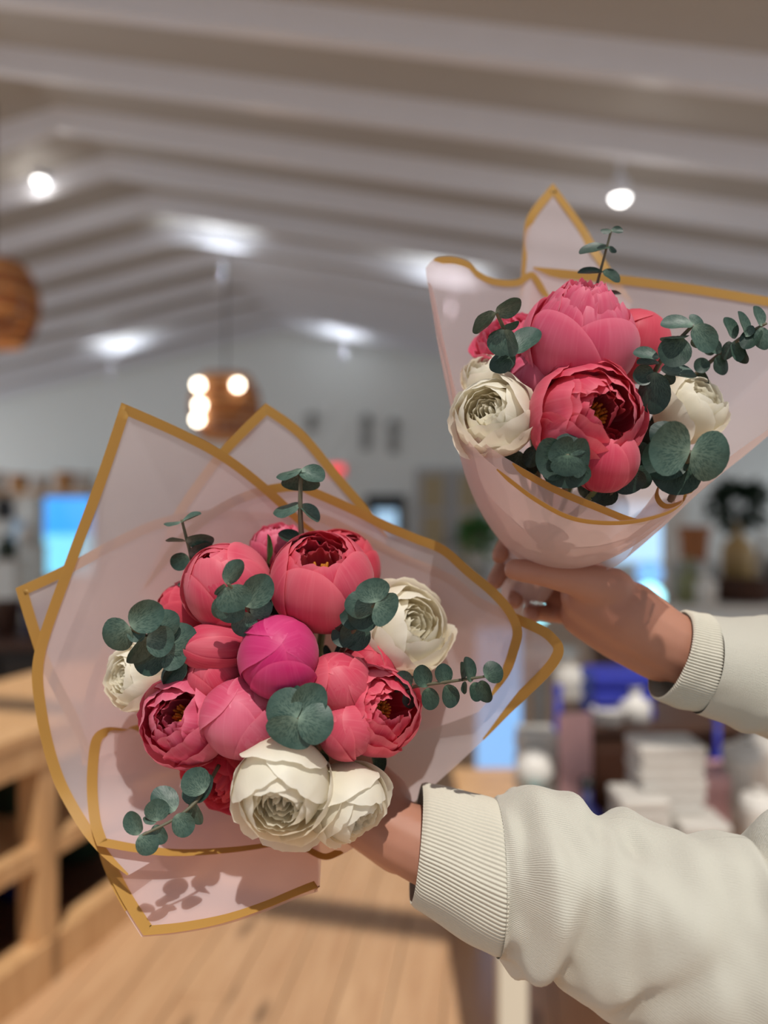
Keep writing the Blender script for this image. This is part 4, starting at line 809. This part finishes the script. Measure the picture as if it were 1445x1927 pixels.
# -- right bouquet
sprig('slender upright eucalyptus sprig at the top of the right bouquet', GE2, [(1112, 590, .68), (1118, 556, .67), (1134, 494, .655), (1150, 434, .645)],
      [(1150, 434, 1130, 434, 10, .645, 1), (1150, 433, 1172, 436, 13, .645, -1), (1146, 463, 1092, 478, 18, .65, 1, .1), (1146, 464, 1160, 474, 10, .65, -1), (1136, 512, 1088, 517, 10, .655, 1, .1), (1134, 510, 1166, 530, 18, .655, -1, .1), (1118, 552, 1168, 556, 7, .665, 1)], .0013, mt='leafd')
sprig('pale eucalyptus sprig at the left of the right bouquet', GE2, [(968, 700, .645), (956, 640, .62), (945, 612, .606), (934, 588, .595)],
      [(932, 588, 980, 566, 34, .594, 1, .1), (932, 588, 893, 626, 26, .594, -1, .1), (946, 616, 976, 604, 14, .606, 1), (946, 620, 918, 632, 14, .606, -1), (948, 620, 940, 668, 54, .602, 0, .1), (952, 620, 972, 668, 34, .60, 1, .1), (962, 664, 1016, 622, 42, .61, -1, .1), (968, 664, 924, 694, 40, .612, 1, .1, 'leafd'), (966, 690, 954, 728, 40, .64, 1, .1, 'leafd')], .0018)
sprig('broad eucalyptus sprig at the right above the white rose', GE2, [(1200, 800, .64), (1232, 700, .61), (1268, 650, .595), (1304, 612, .585)],
      [(1304, 610, 1245, 616, 26, .584, 1, .1), (1306, 612, 1342, 660, 44, .584, -1, .1), (1304, 610, 1318, 596, 34, .588, 1, .1), (1296, 632, 1242, 632, 10, .588, -1), (1286, 636, 1254, 686, 62, .586, 0, .1, 'leafd'), (1300, 640, 1330, 650, 24, .59, 1), (1240, 672, 1192, 668, 22, .60, 1, .1), (1240, 682, 1198, 686, 16, .602, 1), (1232, 700, 1234, 778, 60, .60, 0, .1, 'leafd'), (1230, 700, 1192, 712, 40, .603, 1, .1, 'leafd'), (1244, 698, 1310, 708, 24, .598, -1, .1), (1250, 706, 1270, 720, 24, .61, 1, .1, 'leafd')], .0018)
sprig('long eucalyptus sprig reaching the right frame edge', GE2, [(1290, 720, .66), (1350, 670, .64), (1400, 632, .625), (1443, 608, .615)],
      [(1434, 614, 1420, 576, 18, .616, 1, .1), (1430, 616, 1446, 656, 30, .616, -1, .1), (1428, 618, 1404, 658, 34, .618, 1, .1, 'leafd'), (1406, 632, 1390, 586, 16, .622, 1, .1), (1404, 634, 1414, 612, 18, .62, -1), (1382, 638, 1362, 598, 20, .628, 1, .1), (1380, 642, 1392, 680, 24, .628, -1, .1), (1372, 642, 1366, 676, 24, .63, 1, .1), (1390, 644, 1410, 682, 22, .63, 1, .1, 'leafd'), (1356, 664, 1330, 640, 24, .636, 1, .1), (1352, 668, 1366, 704, 26, .636, -1, .1, 'leafd'), (1330, 676, 1312, 700, 30, .642, 1, .1, 'leafd'), (1316, 692, 1334, 726, 20, .648, 1, .1, 'leafd'), (1330, 668, 1340, 650, 22, .642, 1)], .0015)
sprig('round dark eucalyptus rosette in front of the open coral peony', GE2, [(1062, 930, .63), (1066, 890, .595), (1068, 857, .572)],
      [(1068, 858, 1042, 834, 58, .573, 0, .1), (1068, 858, 1010, 868, 82, .577, 0, .15, 'leafd'), (1068, 856, 1082, 816, 60, .575, 0, .1), (1068, 858, 1110, 862, 76, .575, 0, .1), (1068, 858, 1064, 918, 90, .58, 0, .1), (1068, 856, 1066, 896, 62, .568, 0, -.1)], .002, mt='leafd')
sprig('two large round eucalyptus leaves in front of the white rose', GE2, [(1262, 940, .63), (1285, 890, .59), (1299, 850, .57)],
      [(1298, 850, 1222, 836, 104, .566, 0, .0), (1300, 850, 1372, 866, 98, .566, 0, .0), (1298, 852, 1214, 872, 86, .578, 0, .2, 'leafd'), (1296, 852, 1252, 922, 96, .584, 0, .2, 'leafd'), (1296, 846, 1232, 800, 60, .585, 1, .2, 'leafd')], .0024)
sprig('dark eucalyptus leaves tucked under the spread coral petals', GE2, [(1130, 960, .63), (1150, 930, .625), (1180, 890, .62)],
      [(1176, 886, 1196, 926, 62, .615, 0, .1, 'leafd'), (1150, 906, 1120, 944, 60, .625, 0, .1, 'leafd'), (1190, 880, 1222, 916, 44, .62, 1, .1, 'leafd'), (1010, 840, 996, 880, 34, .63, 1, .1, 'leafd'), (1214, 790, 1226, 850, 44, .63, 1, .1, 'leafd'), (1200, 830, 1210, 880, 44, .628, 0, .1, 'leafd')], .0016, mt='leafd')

# ================================================================== person: two hands and two sleeves
pe = empty('person', MC @ Matrix.Translation(P(1445, 1500, .62)), 'person in a cream sweatshirt reaching in from the right with a bouquet in each hand', 'person')
po = P(1445, 1500, .62)
def capsule(m_, a, ra, b, rb, n=14):
    """tapered limb piece with round ends"""
    ax = (b-a); L = ax.length; t = ax.normalized(); u = t.orthogonal().normalized(); w_ = t.cross(u); v = []; f = []; prof = []
    for k in range(5): th_ = math.pi/2*k/4; prof.append((-ra*math.cos(th_), ra*math.sin(th_)))
    for k in range(5): th_ = math.pi/2*k/4; prof.append((L+rb*math.sin(th_), rb*math.cos(th_)))
    for s, r in prof:
        for k in range(n): q_ = 2*math.pi*k/n; v.append(a+t*s+(u*math.cos(q_)+w_*math.sin(q_))*max(r, 1e-4))
    for i in range(len(prof)-1):
        for k in range(n): k2 = (k+1) % n; f.append((i*n+k, i*n+k2, (i+1)*n+k2, (i+1)*n+k))
    f.append(tuple(range(n-1, -1, -1))); f.append(tuple((len(prof)-1)*n+k for k in range(n)))
    m_.add(v, f)
HAND = {  # px, py, depth, radius in mm
 'forearm': [(1430, 1282, .69, 35), (1330, 1248, .69, 31), (1250, 1206, .69, 29.5), (1180, 1158, .695, 32), (1110, 1122, .705, 27)],
 'side': [(1240, 1228, .70, 27), (1160, 1186, .71, 27), (1100, 1156, .72, 23)],
 'backhand': [(1200, 1160, .71, 28), (1110, 1095, .735, 21), (1085, 1082, .748, 14)],
 'thumb': [(1150, 1112, .69, 22), (1085, 1090, .68, 15.5), (1020, 1078, .676, 12), (968, 1072, .682, 10)],
 'index': [(1095, 1085, .75, 13), (1025, 1028, .775, 10.5), (962, 1006, .76, 9.5), (940, 1046, .738, 8.5)],
 'middle': [(1098, 1112, .758, 13), (1020, 1076, .782, 10.5), (948, 1066, .765, 9.5), (930, 1096, .740, 8.5)],
 'ring': [(1096, 1136, .752, 12), (1030, 1118, .78, 10), (975, 1112, .765, 9), (968, 1132, .738, 8)],
 'little': [(1100, 1160, .742, 11), (1045, 1156, .768, 9), (1000, 1152, .757, 8), (1002, 1160, .733, 7.5)],
}
def hand(xf):
    m_ = MB()
    for ch in HAND.values():
        for a, b in zip(ch[:-1], ch[1:]): capsule(m_, xf(P(*a[:3]))-po, a[3]/1000, xf(P(*b[:3]))-po, b[3]/1000)
    me = mesh('hand', m_.v, m_.f); o = link('hand', me, M['skin'], pe)
    r = o.modifiers.new('r', 'REMESH'); r.mode = 'VOXEL'; r.voxel_size = .0028; r.use_smooth_shade = True
    s = o.modifiers.new('s', 'SMOOTH'); s.iterations = 7; s.factor = .55
    dg = bpy.context.evaluated_depsgraph_get(); me2 = bpy.data.meshes.new_from_object(o.evaluated_get(dg)); o.modifiers.clear(); o.data = me2
    if not me2.materials: me2.materials.append(M['skin'])
    me2.polygons.foreach_set('use_smooth', [True]*len(me2.polygons))
    return o
h1 = hand(lambda p_: p_); h1['label'] = 'hand gripping the right bouquet'
h2 = hand(left_hand); h2['label'] = 'hand gripping the left bouquet'
# thumb nails
def loft(name, st, mat, parent, n=64, fold=None, uvs=(1, 1), closed_start=None, thick=.95):
    """st: (top px,py, bottom px,py, d) cross sections of a sleeve; depth radius = thick x half height"""
    st = catmull([tuple(float(c) for c in s) for s in st], 10); v = []; uv = []; f = []; m = len(st); L = 0; prev = None
    for i, (tx, ty, bx, by, d) in enumerate(st):
        a = P(tx, ty, d); b = P(bx, by, d); c = (a+b)/2; h = (a-b)/2; L += (c-prev).length if prev is not None else 0; prev = c
        for k in range(n+1):
            q_ = 2*math.pi*k/n; dep = Vector((0, 1, 0))*h.length*thick
            p_ = c+h*math.cos(q_)-dep*math.sin(q_)
            if fold: p_ += (p_-c).normalized()*fold(i/(m-1), q_)
            v.append(p_-po); uv.append((k/n*uvs[0], L*uvs[1]))
    for i in range(m-1):
        for k in range(n): a = i*(n+1)+k; f.append((a, a+1, a+n+2, a+n+1))
    return link(name, mesh(name, v, f, True, uv), mat, parent)
def gz(x, c, s): return math.exp(-((x-c)/s)**2)
def folds1(t, q):
    # q = 0 top, pi/2 facing the camera, pi bottom
    t = t*11/9
    s = .0060*noise.noise(Vector((t*7, math.cos(q)*1.3+1, math.sin(q)*1.3)))+.0026*noise.noise(Vector((t*16, math.cos(q)*2.5+5, math.sin(q)*2.5)))
    s += .006*gz(t, .13+.05*math.sin(q), .05)-.004*gz(t, .24+.06*math.cos(q-.4), .035)+.004*gz(t, .33-.05*math.cos(q), .05)
    s += .007*gz(t, .80+.06*math.cos(q), .05)-.009*gz(t, .71+.05*math.cos(q-.2), .035)-.005*gz(t, .5+.18*math.cos(q), .04)*gz(q, 1.9, .9)
    return 1.7*s*(1 if t > .02 else t/.02)
sl = loft('sleeve', [(938, 1512, 928, 1786, .630), (985, 1508, 962, 1806, .622), (1060, 1512, 1020, 1834, .610), (1130, 1533, 1100, 1872, .598), (1200, 1546, 1180, 1908, .586), (1300, 1572, 1280, 1955, .57), (1390, 1588, 1360, 1992, .556), (1445, 1580, 1420, 2022, .548), (1560, 1572, 1540, 2080, .535), (1720, 1580, 1700, 2150, .52), (2050, 1560, 2080, 2220, .50), (2450, 1440, 2560, 2220, .49)], M['knit'], pe, 96, folds1, (1, 3))
sl['label'] = 'cream sweatshirt sleeve of the lower arm'
def cuff_f(t, q): return -.002*gz(t, 0, .05)+.0015*noise.noise(Vector((t*3, math.cos(q)*2, 9+math.sin(q)*2)))-.002*gz(t, 1, .06)+.0007*math.sin(q*104)
cu = loft('cuff', [(796, 1478, 770, 1692, .652), (845, 1488, 820, 1722, .645), (900, 1502, 880, 1760, .637), (944, 1514, 930, 1786, .629)], M['rib'], sl, 520, cuff_f, (1, 1)); 
cu.location = (0, 0, 0)
def folds2(t, q):
    t = t*6/4
    return .004*noise.noise(Vector((t*4, math.cos(q)*1.3, 11+math.sin(q)*1.3)))+.003*gz(t, .4+.1*math.cos(q), .08)
s2 = loft('sleeve', [(1338, 1158, 1300, 1338, .69), (1400, 1162, 1370, 1360, .69), (1450, 1163, 1430, 1385, .69), (1540, 1165, 1530, 1420, .685), (1680, 1168, 1680, 1460, .68), (1900, 1150, 1910, 1500, .67), (2250, 1090, 2290, 1520, .655)], M['knit'], pe, 72, folds2, (1, 3)); s2['label'] = 'cream sweatshirt sleeve of the upper arm'
loft('cuff', [(1292, 1149, 1228, 1314, .69), (1312, 1153, 1262, 1326, .69), (1340, 1158, 1304, 1339, .69)], M['rib'], s2, 520, cuff_f, (1, 1))
# small black clip at the lower frame edge
ce = empty('black_clip', MC @ Matrix.Translation(P(1200, 1922, .60)), 'small black clip under the lower sleeve at the frame bottom', 'clip')
MB().box(-.012, .014, -.006, .006, -.03, .004, .003).build('body', M['black'], ce); MB().tube([(-.012, 0, .002), (-.004, 0, .010), (.008, 0, .006), (.02, 0, -.004)], .004, 8).build('loop', M['black'], ce, smooth=True)
